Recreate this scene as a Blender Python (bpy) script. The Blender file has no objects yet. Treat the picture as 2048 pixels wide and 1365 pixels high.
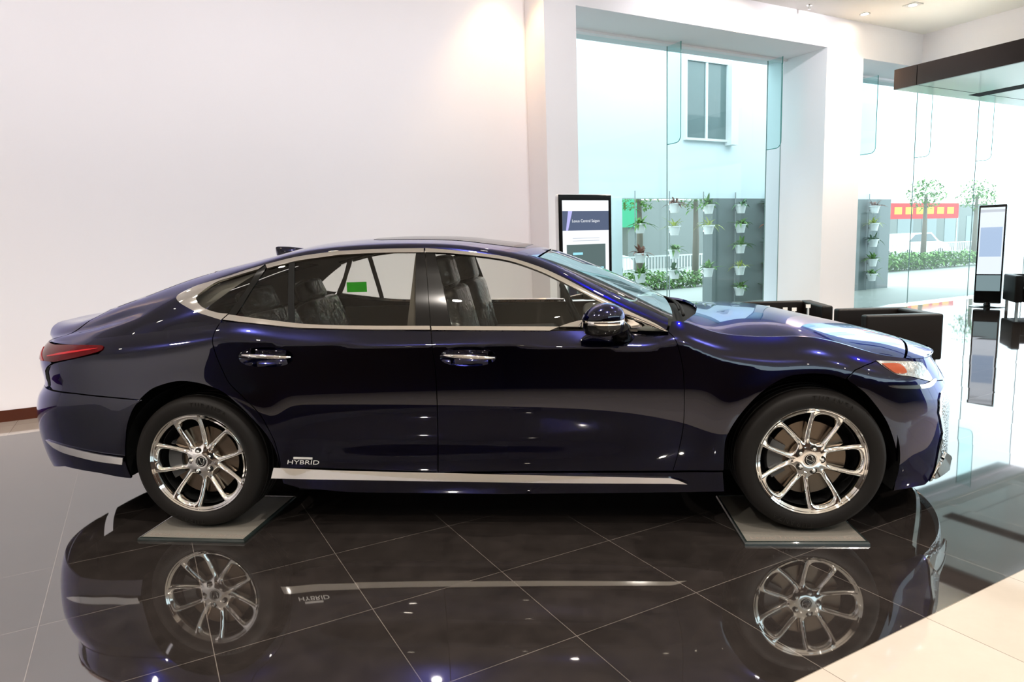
import bpy, bmesh, math, random
import numpy as np
from mathutils import Vector, Matrix
from mathutils.geometry import delaunay_2d_cdt
random.seed(7)
SC = bpy.context.scene
COL = SC.collection
PI = math.pi

# ------------------------------------------------------------------ camera
FPX = 1361.88                     # focal length in pixels of the 2048-wide frame
CAM = np.array([1.98887, -4.23439, 1.46831])
YAW, PITCH, ROLL = -.092707, .141045, -.032099
_f = np.array([math.sin(YAW)*math.cos(PITCH), math.cos(YAW)*math.cos(PITCH), -math.sin(PITCH)])
_r = np.array([math.cos(YAW), -math.sin(YAW), 0.]); _u = np.cross(_r, _f)
_r2 = _r*math.cos(ROLL)+_u*math.sin(ROLL); _u2 = -_r*math.sin(ROLL)+_u*math.cos(ROLL)
cd = bpy.data.cameras.new('camera'); cam = bpy.data.objects.new('camera', cd); COL.objects.link(cam)
cd.sensor_width = 36; cd.lens = 36*FPX/2048; cd.clip_end = 200; cd.clip_start = .05
cam.matrix_world = Matrix(((_r2[0], _u2[0], -_f[0], CAM[0]), (_r2[1], _u2[1], -_f[1], CAM[1]), (_r2[2], _u2[2], -_f[2], CAM[2]), (0, 0, 0, 1)))
SC.camera = cam

# ------------------------------------------------------------------ world, exposure
SC.view_settings.view_transform = 'Standard'; SC.view_settings.look = 'None'
SC.view_settings.gamma = 1; SC.view_settings.use_curve_mapping = False
SC.view_settings.exposure = 1.6
W = bpy.data.worlds.new('sky'); SC.world = W; W.use_nodes = True
wn = W.node_tree.nodes; wl = W.node_tree.links
bg = wn['Background']; bg.inputs[0].default_value = (.88, .94, 1.0, 1); bg.inputs[1].default_value = 1.25
SC.cycles.max_bounces = 10; SC.cycles.glossy_bounces = 5; SC.cycles.transparent_max_bounces = 16
SC.cycles.caustics_reflective = False; SC.cycles.caustics_refractive = False
SC.cycles.sample_clamp_indirect = 6

# ------------------------------------------------------------------ helpers
def ray(px, py):
    d = _f + _r2*(px-1024)/FPX - _u2*(py-682.5)/FPX
    return d
def proj(P):
    d = np.asarray(P, float)-CAM
    z = d@_f
    return np.stack([1024+FPX*(d@_r2)/z, 682.5-FPX*(d@_u2)/z], -1)
def on_plane(px, py, n, c):
    d = ray(px, py); n = np.array(n, float); return CAM+d*((c-CAM@n)/(d@n))

MATS = {}
def mat(name, base=(.8, .8, .8), rough=.5, metal=0., ior=1.45, coat=0., emit=None, estr=0., bump=None, spec=.5, croug=.02):
    if name in MATS: return MATS[name]
    m = bpy.data.materials.new(name); m.use_nodes = True
    p = m.node_tree.nodes['Principled BSDF']
    p.inputs['Base Color'].default_value = (*base, 1)
    p.inputs['Roughness'].default_value = rough; p.inputs['Metallic'].default_value = metal
    p.inputs['IOR'].default_value = ior; p.inputs['Coat Weight'].default_value = coat
    p.inputs['Coat Roughness'].default_value = croug; p.inputs['Specular IOR Level'].default_value = spec
    if emit: p.inputs['Emission Color'].default_value = (*emit, 1); p.inputs['Emission Strength'].default_value = estr
    nt = m.node_tree
    if bump:                                  # (scale, strength, distance)
        n = nt.nodes.new('ShaderNodeTexNoise'); n.inputs['Scale'].default_value = bump[0]; n.inputs['Detail'].default_value = 4
        g = nt.nodes.new('ShaderNodeTexCoord'); nt.links.new(g.outputs['Object'], n.inputs['Vector'])
        b = nt.nodes.new('ShaderNodeBump'); b.inputs['Strength'].default_value = bump[1]; b.inputs['Distance'].default_value = bump[2]
        nt.links.new(n.outputs['Fac'], b.inputs['Height']); nt.links.new(b.outputs['Normal'], p.inputs['Normal'])
    MATS[name] = m; return m
def glass(name, tint=(.9, .96, .95), rough=0.0, ior=1.5):
    """thin pane: tinted see-through sheet with a Fresnel mirror on top"""
    if name in MATS: return MATS[name]
    m = bpy.data.materials.new(name); m.use_nodes = True; nt = m.node_tree; nt.nodes.clear()
    o = nt.nodes.new('ShaderNodeOutputMaterial'); t = nt.nodes.new('ShaderNodeBsdfTransparent'); g = nt.nodes.new('ShaderNodeBsdfGlossy')
    t.inputs[0].default_value = (*tint, 1); g.inputs['Roughness'].default_value = rough; g.inputs[0].default_value = (1, 1, 1, 1)
    f = nt.nodes.new('ShaderNodeFresnel'); f.inputs[0].default_value = ior; mx = nt.nodes.new('ShaderNodeMixShader')
    nt.links.new(f.outputs[0], mx.inputs[0]); nt.links.new(t.outputs[0], mx.inputs[1]); nt.links.new(g.outputs[0], mx.inputs[2])
    nt.links.new(mx.outputs[0], o.inputs[0]); MATS[name] = m; return m

def link(name, me, m=None, parent=None, loc=None):
    o = bpy.data.objects.new(name, me); COL.objects.link(o)
    if m is not None and me is not None: me.materials.append(m)
    if parent is not None: o.parent = parent
    if loc is not None: o.location = loc
    return o
def mk(name, verts, faces, m, parent=None, smooth=False, loc=None, auto=None):
    me = bpy.data.meshes.new(name); me.from_pydata([tuple(map(float, v)) for v in verts], [], [tuple(map(int, f)) for f in faces]); me.validate()
    if smooth: me.polygons.foreach_set('use_smooth', [True]*len(me.polygons))
    o = link(name, me, m, parent, loc)
    if auto is not None:
        me.set_sharp_from_angle(angle=math.radians(auto))
    return o
class MB:
    """collects shapes into one mesh"""
    def __init__(s): s.v = []; s.f = []
    def add(s, v, f):
        b = len(s.v); s.v += [tuple(map(float, q)) for q in v]; s.f += [tuple(i+b for i in q) for q in f]; return s
    def box(s, lo, hi, M=None):
        x0, y0, z0 = lo; x1, y1, z1 = hi
        v = [(x0, y0, z0), (x1, y0, z0), (x1, y1, z0), (x0, y1, z0), (x0, y0, z1), (x1, y0, z1), (x1, y1, z1), (x0, y1, z1)]
        if M: v = [tuple(M@Vector(q)) for q in v]
        return s.add(v, [(0, 3, 2, 1), (4, 5, 6, 7), (0, 1, 5, 4), (1, 2, 6, 5), (2, 3, 7, 6), (3, 0, 4, 7)])
    def rbox(s, lo, hi, r, seg=3, M=None):
        bm = bmesh.new(); bmesh.ops.create_cube(bm, size=1)
        for v in bm.verts: v.co = Vector([(lo[k]+hi[k])/2+v.co[k]*(hi[k]-lo[k]) for k in range(3)])
        bmesh.ops.bevel(bm, geom=bm.edges[:], offset=r, segments=seg, profile=.5, affect='EDGES')
        bm.verts.index_update(); v = [M@q.co if M else q.co.copy() for q in bm.verts]
        s.add(v, [[q.index for q in f.verts] for f in bm.faces]); bm.free(); return s
    def tube(s, pts, r, n=10, closed=False, cap=True):
        pts = [Vector(p) for p in pts]; rs = r if isinstance(r, (list, tuple)) else [r]*len(pts)
        rings = []; nrm = None
        for i, p in enumerate(pts):
            if closed: t = pts[(i+1) % len(pts)]-pts[i-1]
            else: t = pts[min(i+1, len(pts)-1)]-pts[max(i-1, 0)]
            t.normalize()
            if nrm is None:
                nrm = Vector((0, 0, 1)) if abs(t.z) < .9 else Vector((1, 0, 0))
            nrm = (nrm-t*nrm.dot(t)).normalized(); b = t.cross(nrm)
            rings.append([p+(nrm*math.cos(2*PI*k/n)+b*math.sin(2*PI*k/n))*rs[i] for k in range(n)])
        v = [q for R in rings for q in R]; f = []
        m = len(pts)
        for i in range(m if closed else m-1):
            for k in range(n):
                f.append((i*n+k, i*n+(k+1) % n, ((i+1) % m)*n+(k+1) % n, ((i+1) % m)*n+k))
        if cap and not closed: f.append(tuple(reversed(range(n)))); f.append(tuple(range((m-1)*n, m*n)))
        return s.add(v, f)
    def lathe(s, prof, n=48, axis='z', c=(0, 0, 0), closed=False):
        """prof: list of (radius, height); axis z, or y meaning height runs along -y"""
        v = []; f = []; m = len(prof)
        for (r, h) in prof:
            for k in range(n):
                a = 2*PI*k/n
                if axis == 'z': v.append((c[0]+r*math.cos(a), c[1]+r*math.sin(a), c[2]+h))
                else: v.append((c[0]+r*math.cos(a), c[1]-h, c[2]+r*math.sin(a)))
        for i in range(m if closed else m-1):
            for k in range(n):
                q = (i*n+k, i*n+(k+1) % n, ((i+1) % m)*n+(k+1) % n, ((i+1) % m)*n+k)
                f.append(q)
        return s.add(v, f)
    def prism(s, poly, f3, d):
        """poly: 2D points; f3 maps (a,b,t)->3D with t in (0,d)"""
        n = len(poly); v = [f3(a, b, 0) for a, b in poly]+[f3(a, b, d) for a, b in poly]
        f = [tuple(range(n)), tuple(reversed(range(n, 2*n)))]+[(i, i+n, (i+1) % n+n, (i+1) % n) for i in range(n)]
        return s.add(v, f)
    def build(s, name, m, parent=None, smooth=False, auto=None, loc=None, recalc=True):
        o = mk(name, s.v, s.f, m, parent, smooth, loc)
        if recalc:
            bm = bmesh.new(); bm.from_mesh(o.data); bmesh.ops.recalc_face_normals(bm, faces=bm.faces[:]); bm.to_mesh(o.data); bm.free()
        if auto is not None: o.data.set_sharp_from_angle(angle=math.radians(auto))
        return o
def empty(name, label, cat, loc=(0, 0, 0), rz=0, group=None):
    o = bpy.data.objects.new(name, None); COL.objects.link(o); o.location = loc; o.rotation_euler = (0, 0, rz)
    o.empty_display_size = .1
    o['label'] = label; o['category'] = cat
    if group: o['group'] = group
    return o
def tag(o, label, cat, group=None, kind=None):
    o['label'] = label; o['category'] = cat
    if group: o['group'] = group
    if kind: o['kind'] = kind
    return o
def struct(o): o['kind'] = 'structure'; return o

def natspl(xs, ys):
    """natural cubic spline through a table, linear outside"""
    xs = np.array(xs, float); ys = np.array(ys, float); n = len(xs); h = np.diff(xs)
    A = np.zeros((n, n)); B = np.zeros((n, n)); A[0, 0] = A[-1, -1] = 1
    for i in range(1, n-1):
        A[i, i-1] = h[i-1]; A[i, i] = 2*(h[i-1]+h[i]); A[i, i+1] = h[i]
        B[i, i-1] = 6/h[i-1]; B[i, i] = -6/h[i-1]-6/h[i]; B[i, i+1] = 6/h[i]
    M = np.linalg.solve(A, B@ys)
    def ev(x):
        x = np.asarray(x, float); xc = np.clip(x, xs[0], xs[-1]); i = np.clip(np.searchsorted(xs, xc, side='right')-1, 0, n-2)
        t = xc-xs[i]; hh = h[i]; sh = hh if ys.ndim == 1 else hh[..., None]; t_ = t if ys.ndim == 1 else t[..., None]
        a = (M[i+1]-M[i])/(6*sh); b = M[i]/2; c = (ys[i+1]-ys[i])/sh-sh*(2*M[i]+M[i+1])/6
        v = ((a*t_+b)*t_+c)*t_+ys[i]
        return v
    return ev
def catmull(pts, n=8):
    p = [np.array(q, float) for q in pts]; p = [2*p[0]-p[1]]+p+[2*p[-1]-p[-2]]; out = []
    for i in range(1, len(p)-2):
        d = np.linalg.norm(p[i+1]-p[i])
        for k in range(n):
            t = k/n; out.append(.5*((2*p[i])+(-p[i-1]+p[i+1])*t+(2*p[i-1]-5*p[i]+4*p[i+1]-p[i+2])*t*t+(-p[i-1]+3*p[i]-3*p[i+1]+p[i+2])*t**3))
    out.append(p[-2]); return out
def C(*pts): return [tuple(q) for q in catmull(pts)]

# ------------------------------------------------------------------ surfaces of the car body
# world frame = car frame: x forward (rear axle at 0), y to the far side, z up. Every surface is the near (-y) half, mirrored.
NF, NR, XSF, XSR, LF, LR = 2.35, 2.9, 3.15, -.30, .97, .92
xf_t = natspl([.02, .07, .12, .20, .35, .50, .60, .67, .75, .82, .95], [3.99, 4.04, 4.08, 4.10, 4.10, 4.09, 4.08, 4.045, 3.995, 3.95, 3.90])
xr_t = natspl([.20, .26, .31, .38, .46, .56, .65, .71, .76, .82, .90, .97, 1.03, 1.10], [-1.17, -1.215, -1.24, -1.26, -1.27, -1.27, -1.255, -1.225, -1.18, -1.18, -1.20, -1.18, -1.13, -1.06])
zt_t = natspl([-1.25, -1.1, -.95, -.8, -.6, -.4, -.2, 0, .25, .5, .8, 1.2, 1.6, 1.9, 2.1, 2.3, 2.38, 2.46, 2.52, 2.58, 2.70, 2.80, 2.93, 3.13, 3.21, 3.32, 3.47, 3.65, 3.8, 3.95, 4.15],
              [1.0, 1.0, 1.010, 1.022, 1.038, 1.054, 1.072, 1.09, 1.112, 1.083, 1.066, 1.053, 1.044, 1.037, 1.030, 1.026, 1.036, 1.062, 1.062, 1.042, 1.000, .985, .977, .973, .958, .926, .878, .842, .822, .806, .79])
S_t = natspl([.10, .18, .25, .35, .45, .55, .65, .72, .80, .88, .95, 1.02, 1.10, 1.30], [-.100, -.070, -.052, -.034, -.019, -.0075, -.001, -.0022, -.0085, -.0165, -.0245, -.033, -.044, -.072])
bend_b = natspl([-1.2, -.6, -.1, .25, .6, 1.2, 2.1, 2.45, 2.7, 3.1, 3.5, 3.8, 4.1], [.05, .07, .06, .05, .048, .046, .046, .09, .105, .105, .09, .05, .02])
bend_h = natspl([-1.2, -.6, -.1, .25, .6, 1.2, 2.1, 2.45, 2.7, 3.1, 3.5, 3.8, 4.1], [.10, .14, .13, .095, .080, .078, .078, .10, .13, .14, .12, .09, .06])
bend_p = natspl([-1.2, -.3, .1, .6, 1.2, 2.1, 2.5, 2.8, 3.2, 4.1], [2.2, 2.2, 1.9, 1.3, 1.2, 1.25, 1.9, 2.3, 2.3, 2.2])
def halfw(x, z, zt=None):
    w = .950-.016*np.exp(-((x-1.45)/1.0)**2)
    w = w-.020*np.clip((x-2.9)/1.2, 0, 1)**2-.05*np.clip((-x-.1)/1.1, 0, 1)**2
    zc = np.minimum(z, zt_t(x) if zt is None else zt)
    w = w+S_t(zc)
    for cx in (0., 3.125):                         # wheel-arch flares
        r = np.hypot(x-cx, z-.377); w = w+.014*np.exp(-((r-.44)/.10)**2)*np.clip((1.0-z)/.25, 0, 1)
    w = w-.020*np.exp(-((z-.50)/.10)**2)*np.exp(-((x-1.45)/.85)**4)      # lower door scoop
    t = ((zt_t(x) if zt is None else zt)-z)/bend_h(x)
    return w-bend_b(x)*np.clip(1-t, 0, 1.6)**bend_p(x)
def A(s, z):
    s = np.asarray(s, float); z = np.asarray(z, float)
    x = s.copy(); y = np.zeros_like(s)
    xf = xf_t(z); xr = xr_t(z)
    tf = np.clip((s-XSF)/LF, 0, 1); uf = np.sin(tf*PI/2); tr = np.clip((XSR-s)/LR, 0, 1); ur = np.sin(tr*PI/2)
    x = np.where(s > XSF, XSF+(xf-XSF)*uf, np.where(s < XSR, XSR+(xr-XSR)*ur, s))
    n = np.where(s > XSF, NF, NR); u = np.where(s > XSF, uf, np.where(s < XSR, ur, 0))
    y = -halfw(x, z)*np.maximum(1-u**n, 0)**(1/n)
    return np.stack([x, y, z], -1)
def Sx(x, z=None):
    """surface parameter of the side at position x"""
    z = float(zt_t(x)) if z is None else z
    if x > XSF: return XSF+LF*math.asin(min(1, (x-XSF)/(float(xf_t(z))-XSF)))*2/PI
    if x < XSR: return XSR-LR*math.asin(min(1, (XSR-x)/(XSR-float(xr_t(z)))))*2/PI
    return x
def ytop(x):
    """y of the side's top edge at x"""
    x = np.asarray(x, float); z = zt_t(x)
    u = np.where(x < XSR, np.clip((XSR-x)/(XSR-xr_t(z)), 0, 1), np.where(x > XSF, np.clip((x-XSF)/(xf_t(z)-XSF), 0, 1), 0)); n = np.where(x > XSF, NF, NR)
    return halfw(x, z)*np.maximum(1-u**n, 0)**(1/n)
z3_t = natspl([-1.1, -.95, -.8, -.6, -.4, -.25, -.109, 0, .164, .349, .515, .672, .85, 1.014, 1.211, 1.35, 1.507, 1.662, 1.812, 1.911, 2.008, 2.104, 2.199, 2.292, 2.368, 2.434, 2.62],
              [1.035, 1.045, 1.065, 1.105, 1.160, 1.205, 1.255, 1.297, 1.347, 1.399, 1.434, 1.453, 1.462, 1.463, 1.459, 1.448, 1.425, 1.394, 1.348, 1.303, 1.252, 1.200, 1.151, 1.104, 1.067, 1.035, 1.01])
def G(z): return .875-.40*(z-1.05)-.24*np.maximum(z-1.05, 0)**2
y3_t = natspl([-1.1, -.95, -.8, -.6, -.4, -.109, .1, .5, 1.0, 2.434, 2.62], [.50, .62, .68, .715, .735, .755, .738, .688, .670, .882, .87])
UX = [-1.1, -.95, -.8, -.6, -.4, -.2, 0, .25, .5, .75, 1.0, 1.2, 1.39, 1.5, 1.65, 1.81, 1.91, 2.01, 2.11, 2.2, 2.3, 2.375, 2.44, 2.62]
UZ4 = [1.085, 1.09, 1.112, 1.178, 1.240, 1.306, 1.362, 1.418, 1.472, 1.496, 1.502, 1.496, 1.482, 1.466, 1.44, 1.396, 1.352, 1.299, 1.246, 1.2, 1.15, 1.115, 1.084, 1.05]
UY4 = [.45, .55, .60, .62, .625, .62, .615, .60, .585, .57, .566, .57, .579, .588, .600, .622, .651, .682, .709, .73, .756, .775, .793, .80]
UCR = [.02, .018, .016, .018, .022, .026, .030, .034, .036, .034, .034, .034, .034, .034, .038, .044, .052, .060, .064, .064, .062, .056, .052, .04]   # crown, centre above edge
def _unodes():
    X = np.array(UX); z3 = z3_t(X); z0 = np.minimum(zt_t(np.minimum(X, 2.33)), z3-.05); y0 = ytop(np.minimum(X, 2.33))
    y3 = np.where(X < .9, y3_t(X), G(z3)); N = []
    z4 = np.array(UZ4); y4 = np.array(UY4); cr = np.array(UCR)
    for f in (0, .33, .66): N.append(np.stack([y0+(y3-y0)*f+.010*4*f*(1-f), z0+(z3-z0)*f], -1))
    N.append(np.stack([y3, z3], -1)); N.append(np.stack([y4, z4], -1))
    N.append(np.stack([y4*.66, z4+cr*.62], -1)); N.append(np.stack([y4*.33, z4+cr*.91], -1)); N.append(np.stack([y4*0, z4+cr], -1))
    return np.array(N)                              # 8 x n x 2
_UN = _unodes()
_UK = [natspl(UX, _UN[k]) for k in range(8)]
def U(x, k):
    x = np.asarray(x, float); k = np.asarray(k, float); sh = x.shape; x = x.ravel(); k = np.clip(k.ravel(), -.6, 7)
    V = np.array([q(x) for q in _UK])               # 8 x N x 2
    # spline across k: ghost node mirrors the centre so that the crown is level there
    kk = np.arange(8.); n = 8
    A_ = np.zeros((n, n)); B_ = np.zeros((n, n)); A_[0, 0] = 1
    for i in range(1, n-1): A_[i, i-1:i+2] = (1, 4, 1); B_[i, i-1:i+2] = (6, -12, 6)
    A_[7, 6:8] = (2, 4); B_[7, 6] = 12; B_[7, 7] = -12
    Mi = np.linalg.solve(A_, B_)
    out = []
    for c in range(2):
        Y = V[:, :, c]
        M = Mi@Y if c == 1 else np.linalg.solve(np.where(np.eye(n)[7][:, None] > 0, np.eye(n)[7][None, :], A_), np.where(np.eye(n)[7][:, None] > 0, 0, B_))@Y
        i = np.clip(np.floor(k).astype(int), 0, 6); t = k-i; ar = np.arange(len(k))
        a = (M[i+1, ar]-M[i, ar])/6; b = M[i, ar]/2; d = Y[i+1, ar]-Y[i, ar]-(2*M[i, ar]+M[i+1, ar])/6
        out.append(((a*t+b)*t+d)*t+Y[i, ar])
    # plan curvature: glass centre lines run further forward / back than their edges
    w = np.clip((k-4)/3, 0, 1); dx = (1-(1-w)**2)*(np.interp(x, [-1.1, -.7, 0, .3, 1.6, 1.9, 2.5], [-.05, -.10, -.03, 0, 0, .03, .10]))
    return np.stack([x+dx, -out[0], out[1]], -1).reshape(sh+(3,))
hc_t = natspl([2.4, 2.6, 2.72, 2.85, 3.0, 3.15, 3.34, 3.5, 3.7, 3.85, 3.96], [.045, .05, .066, .082, .080, .066, .060, .054, .012, -.012, -.02])
hdx_t = natspl([2.4, 2.6, 2.85, 3.1, 3.3, 3.5, 3.65, 3.8, 3.96], [.13, .10, .05, .03, .07, .15, .21, .21, .12])
def H(s, q):
    s = np.asarray(s, float); q = np.asarray(q, float); p = 1-(1-q)**2
    return np.stack([s+hdx_t(s)*p, -ytop(s)*(1-q), zt_t(s)+hc_t(s)*(1-np.clip(1-q, 0, 1)**2.6)], -1)

def solve(S, dom, pts):
    """surface parameters of the points that the pictured outline passes through"""
    a = np.linspace(dom[0], dom[1], 160); b = np.linspace(dom[2], dom[3], 60); GA, GB = np.meshgrid(a, b, indexing='ij')
    P = S(GA, GB); px = proj(P); out = []
    e = 1e-4; du = (S(GA+e, GB)-P); dv = (S(GA, GB+e)-P); nn = np.cross(du, dv); hid = (nn*(P-CAM)).sum(-1)/(np.linalg.norm(nn, axis=-1)*np.linalg.norm(P-CAM, axis=-1)+1e-12) > -.02
    for (u, v) in pts:
        d = np.hypot(px[..., 0]-u, px[..., 1]-v)+1e4*hid; i = np.unravel_index(np.argmin(d), d.shape); q = np.array([a[i[0]], b[i[1]]]); q0 = q.copy(); dmin = d[i]
        for _ in range(12):
            f = proj(S(q[:1], q[1:]))[0]-(u, v)
            J = np.array([(proj(S(q[:1]+e, q[1:]))[0]-(u, v)-f)/e, (proj(S(q[:1], q[1:]+e))[0]-(u, v)-f)/e]).T
            try: st = np.linalg.lstsq(J+np.eye(2)*1e-6, -f, rcond=1e-3)[0]
            except Exception: break
            m = np.abs(st).max(); st = st*min(1, .08/max(m, 1e-9)); q = q+st
            q[0] = min(max(q[0], dom[0]), dom[1]); q[1] = min(max(q[1], dom[2]), dom[3])
            if m < 1e-6: break
        if abs(q[0]-q0[0]) > 4*(a[1]-a[0]) or abs(q[1]-q0[1]) > 4*(b[1]-b[0]) or np.linalg.norm(proj(S(q[:1], q[1:]))[0]-(u, v)) > 1: q = q0
        out.append(q)
    return out
DA = (-1.215, 4.115, .03, 1.26); DU = (-1.09, 2.6, -.5, 6.0)
def inset(pts, d):
    p = np.array(pts, float); n = len(p); ar = .5*sum(p[i][0]*p[(i+1) % n][1]-p[(i+1) % n][0]*p[i][1] for i in range(n)); sg = 1 if ar > 0 else -1; o = []
    for i in range(n):
        a = p[i]-p[i-1]; b = p[(i+1) % n]-p[i]; na = np.array([-a[1], a[0]])/(np.linalg.norm(a)+1e-9); nb = np.array([-b[1], b[0]])/(np.linalg.norm(b)+1e-9)
        m = na+nb; L = np.linalg.norm(m); m = m/L if L > .3 else nb; o.append(tuple(p[i]+sg*m*min(d/max(.45, (m@nb)), 2.2*d)))
    return o
def pip(P, poly):
    x, y = P[:, 0], P[:, 1]; ins = np.zeros(len(P), bool); n = len(poly)
    for i in range(n):
        x1, y1 = poly[i]; x2, y2 = poly[(i+1) % n]
        if y1 == y2: continue
        c = ((y1 > y) != (y2 > y)) & (x < (x2-x1)*(y-y1)/(y2-y1)+x1); ins ^= c
    return ins
def bdist(P, poly):
    d = np.full(len(P), 9e9); n = len(poly); po = np.array(poly)
    for i in range(n):
        a = po[i]; b = po[(i+1) % n]; ab = b-a; t = np.clip(((P-a)@ab)/(ab@ab+1e-12), 0, 1); d = np.minimum(d, np.linalg.norm(P-(a+t[:, None]*ab), axis=1))
    return d
def patch_data(S, loops, h=(.03, .02), off=0., flange=.012, deform=None, vs=1.):
    """triangulate the region bounded by loops (first outer, rest holes) in parameter space and lift it on S.
    vs scales the second parameter to metres."""
    def dens(lp):
        o = []; n = len(lp)
        for i in range(n):
            a = np.array(lp[i], float); b = np.array(lp[(i+1) % n], float); L = np.hypot(b[0]-a[0], (b[1]-a[1])*vs); m = max(1, int(L/(h[0]*.6)))
            for k in range(m): o.append(a+(b-a)*k/m)
        return o
    L = [np.array(dens(l)) for l in loops]; sc = np.array([1, vs]); LS = [l*sc for l in L]
    mn = LS[0].min(0); mx = LS[0].max(0)
    gx = np.arange(mn[0]+h[0]/2, mx[0], h[0]); gy = np.arange(mn[1]+h[1]/2, mx[1], h[1])
    Gp = np.array([(x+(h[0]/2 if j % 2 else 0), y) for j, y in enumerate(gy) for x in gx]) if len(gx)*len(gy) else np.zeros((0, 2))
    if len(Gp):
        k = pip(Gp, LS[0])
        for l in LS[1:]: k &= ~pip(Gp, l)
        Gp = Gp[k]
        if len(Gp):
            d = np.min([bdist(Gp, l) for l in LS], axis=0); Gp = Gp[d > min(h)*.45]
    V = np.concatenate(LS+([Gp] if len(Gp) else [])); E = []; b = 0; F = []
    for l in LS: E += [(b+i, b+(i+1) % len(l)) for i in range(len(l))]; b += len(l)
    nv, ne, nf, *_ = delaunay_2d_cdt([Vector(v) for v in V], E, [], 0, 1e-6)
    P2 = np.array([tuple(v) for v in nv]); T = np.array([list(f) for f in nf if len(f) == 3])
    cc = P2[T].mean(1); k = pip(cc, LS[0])
    for l in LS[1:]: k &= ~pip(cc, l)
    T = T[k]; used = np.unique(T); remap = -np.ones(len(P2), int); remap[used] = np.arange(len(used)); P2 = P2[used]; T = remap[T]
    Q = P2/sc; e = 2e-3
    def F3(q):
        p = S(q[:, 0], q[:, 1])
        return p
    du = F3(Q+[e, 0])-F3(Q-[e, 0]); dv = F3(Q+[0, e/vs])-F3(Q-[0, e/vs]); N = np.cross(du, dv); N /= np.linalg.norm(N, axis=1)[:, None]+1e-12
    P = F3(Q)
    c = np.array([1.4, 0, .6]); flip = (N*(P-c)).sum(1) < 0; N[flip] *= -1
    if deform is not None:
        dd = deform(P2, P); P = P+(N*dd[:, None] if dd.ndim == 1 else dd)
    P = P+N*off
    tn = np.cross(P[T[:, 1]]-P[T[:, 0]], P[T[:, 2]]-P[T[:, 0]]); fl = (tn*N[T[:, 0]]).sum(1) < 0; T[fl] = T[fl][:, ::-1]
    faces = [tuple(t) for t in T]; norms = [tuple(N[i]) for t in T for i in t]
    if deform is not None: norms = None
    verts = P.tolist(); fdir = np.array([.15, 1, 1]) if S is A else None
    if flange:
        cnt = {}
        for t in T:
            for i in range(3): cnt[(t[i], t[(i+1) % 3])] = 1
        be = [e_ for e_ in cnt if (e_[1], e_[0]) not in cnt]; idx = {}
        for a, b_ in be:
            for q in (a, b_):
                if q not in idx: idx[q] = len(verts); verts.append(P[q].tolist()); verts.append((P[q]-N[q]*(fdir if fdir is not None else 1.)*flange).tolist())
        for a, b_ in be:
            f = (idx[b_], idx[a], idx[a]+1, idx[b_]+1); faces.append(f)
            if norms is not None:
                v = [np.array(verts[i]) for i in f]; n = np.cross(v[1]-v[0], v[2]-v[0]); n /= np.linalg.norm(n)+1e-12; norms += [tuple(n)]*4
    return verts, faces, norms
def patch_obj(name, datas, m, parent, mirror=False, both=True, smooth_angle=35):
    """datas: patch_data results joined to one mesh; both: also build the far side as a second object; mirror: weld both halves in one mesh"""
    def build(sgn):
        V = []; F = []; N = []
        for s in sgn:
            for (v, f, n) in datas:
                b = len(V)
                if s > 0: V += [tuple(q) for q in v]; F += [tuple(i+b for i in q) for q in f]; N += n if n else []
                else:
                    V += [(q[0], -q[1], q[2]) for q in v]; F += [tuple(i+b for i in reversed(q)) for q in f]
                    if n:
                        k = 0
                        for q in f:
                            N += [(a[0], -a[1], a[2]) for a in reversed(n[k:k+len(q)])]; k += len(q)
        me = bpy.data.meshes.new(name); me.from_pydata(V, [], F); me.polygons.foreach_set('use_smooth', [True]*len(F))
        if all(d[2] for d in datas) and len(N) == len(me.loops): me.normals_split_custom_set(N)
        else: me.set_sharp_from_angle(angle=math.radians(smooth_angle))
        return link(name, me, m, parent)
    if mirror: return [build((1, -1))]
    return [build((1,))]+([build((-1,))] if both else [])
def PA(px, gap=.9): return solve(A, DA, inset(px, gap) if gap else px)
def PU(px, gap=.9): return solve(U, DU, inset(px, gap) if gap else px)
# --CAR--
# ------------------------------------------------------------------ materials of the car
def paint_mat():
    m = mat('navy_paint', (.003, .0034, .017), .20, 1., coat=1.0, croug=.0, ior=1.5)
    p = m.node_tree.nodes['Principled BSDF']; p.inputs['Coat IOR'].default_value = 1.55
    p.inputs['Specular Tint'].default_value = (.3, .35, 1.0, 1)
    return m
PAINT = paint_mat()
CHROME = mat('chrome', (.93, .92, .90), .04, 1.)
SATIN = mat('satin_metal', (.72, .72, .70), .22, 1.)
BLACKG = mat('gloss_black', (.005, .005, .005), .10, 0, spec=.4)
BLACKM = mat('matte_black', (.005, .005, .005), .75, spec=.15)
RUBBER = mat('tyre_rubber', (.006, .005, .0045), .6, bump=(60, .15, .002), spec=.18)
WGLASS = glass('car_window_glass', (.86, .87, .83))
SGLASS = glass('windshield_glass', (.62, .70, .67))
TRIMIN = mat('cabin_trim', (.10, .085, .07), .6)
HEADL = mat('headliner_cloth', (.16, .15, .135), .9)
DISC = mat('brake_steel', (.13, .10, .075), .32, 1.)
LAMPRED = mat('red_lens', (.055, .0015, .0025), .08, 0, ior=1.30)
LAMPCLR = mat('lamp_lens', (.88, .91, .94), .06, .95, coat=1., bump=(38, .5, .006))
AMBER = mat('amber_lens', (.20, .025, .002), .12, 0, coat=1.)

CAR = empty('sedan', 'dark navy blue four-door sedan with chrome window trim standing on two floor plates', 'car', (0, 0, 0))

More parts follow.
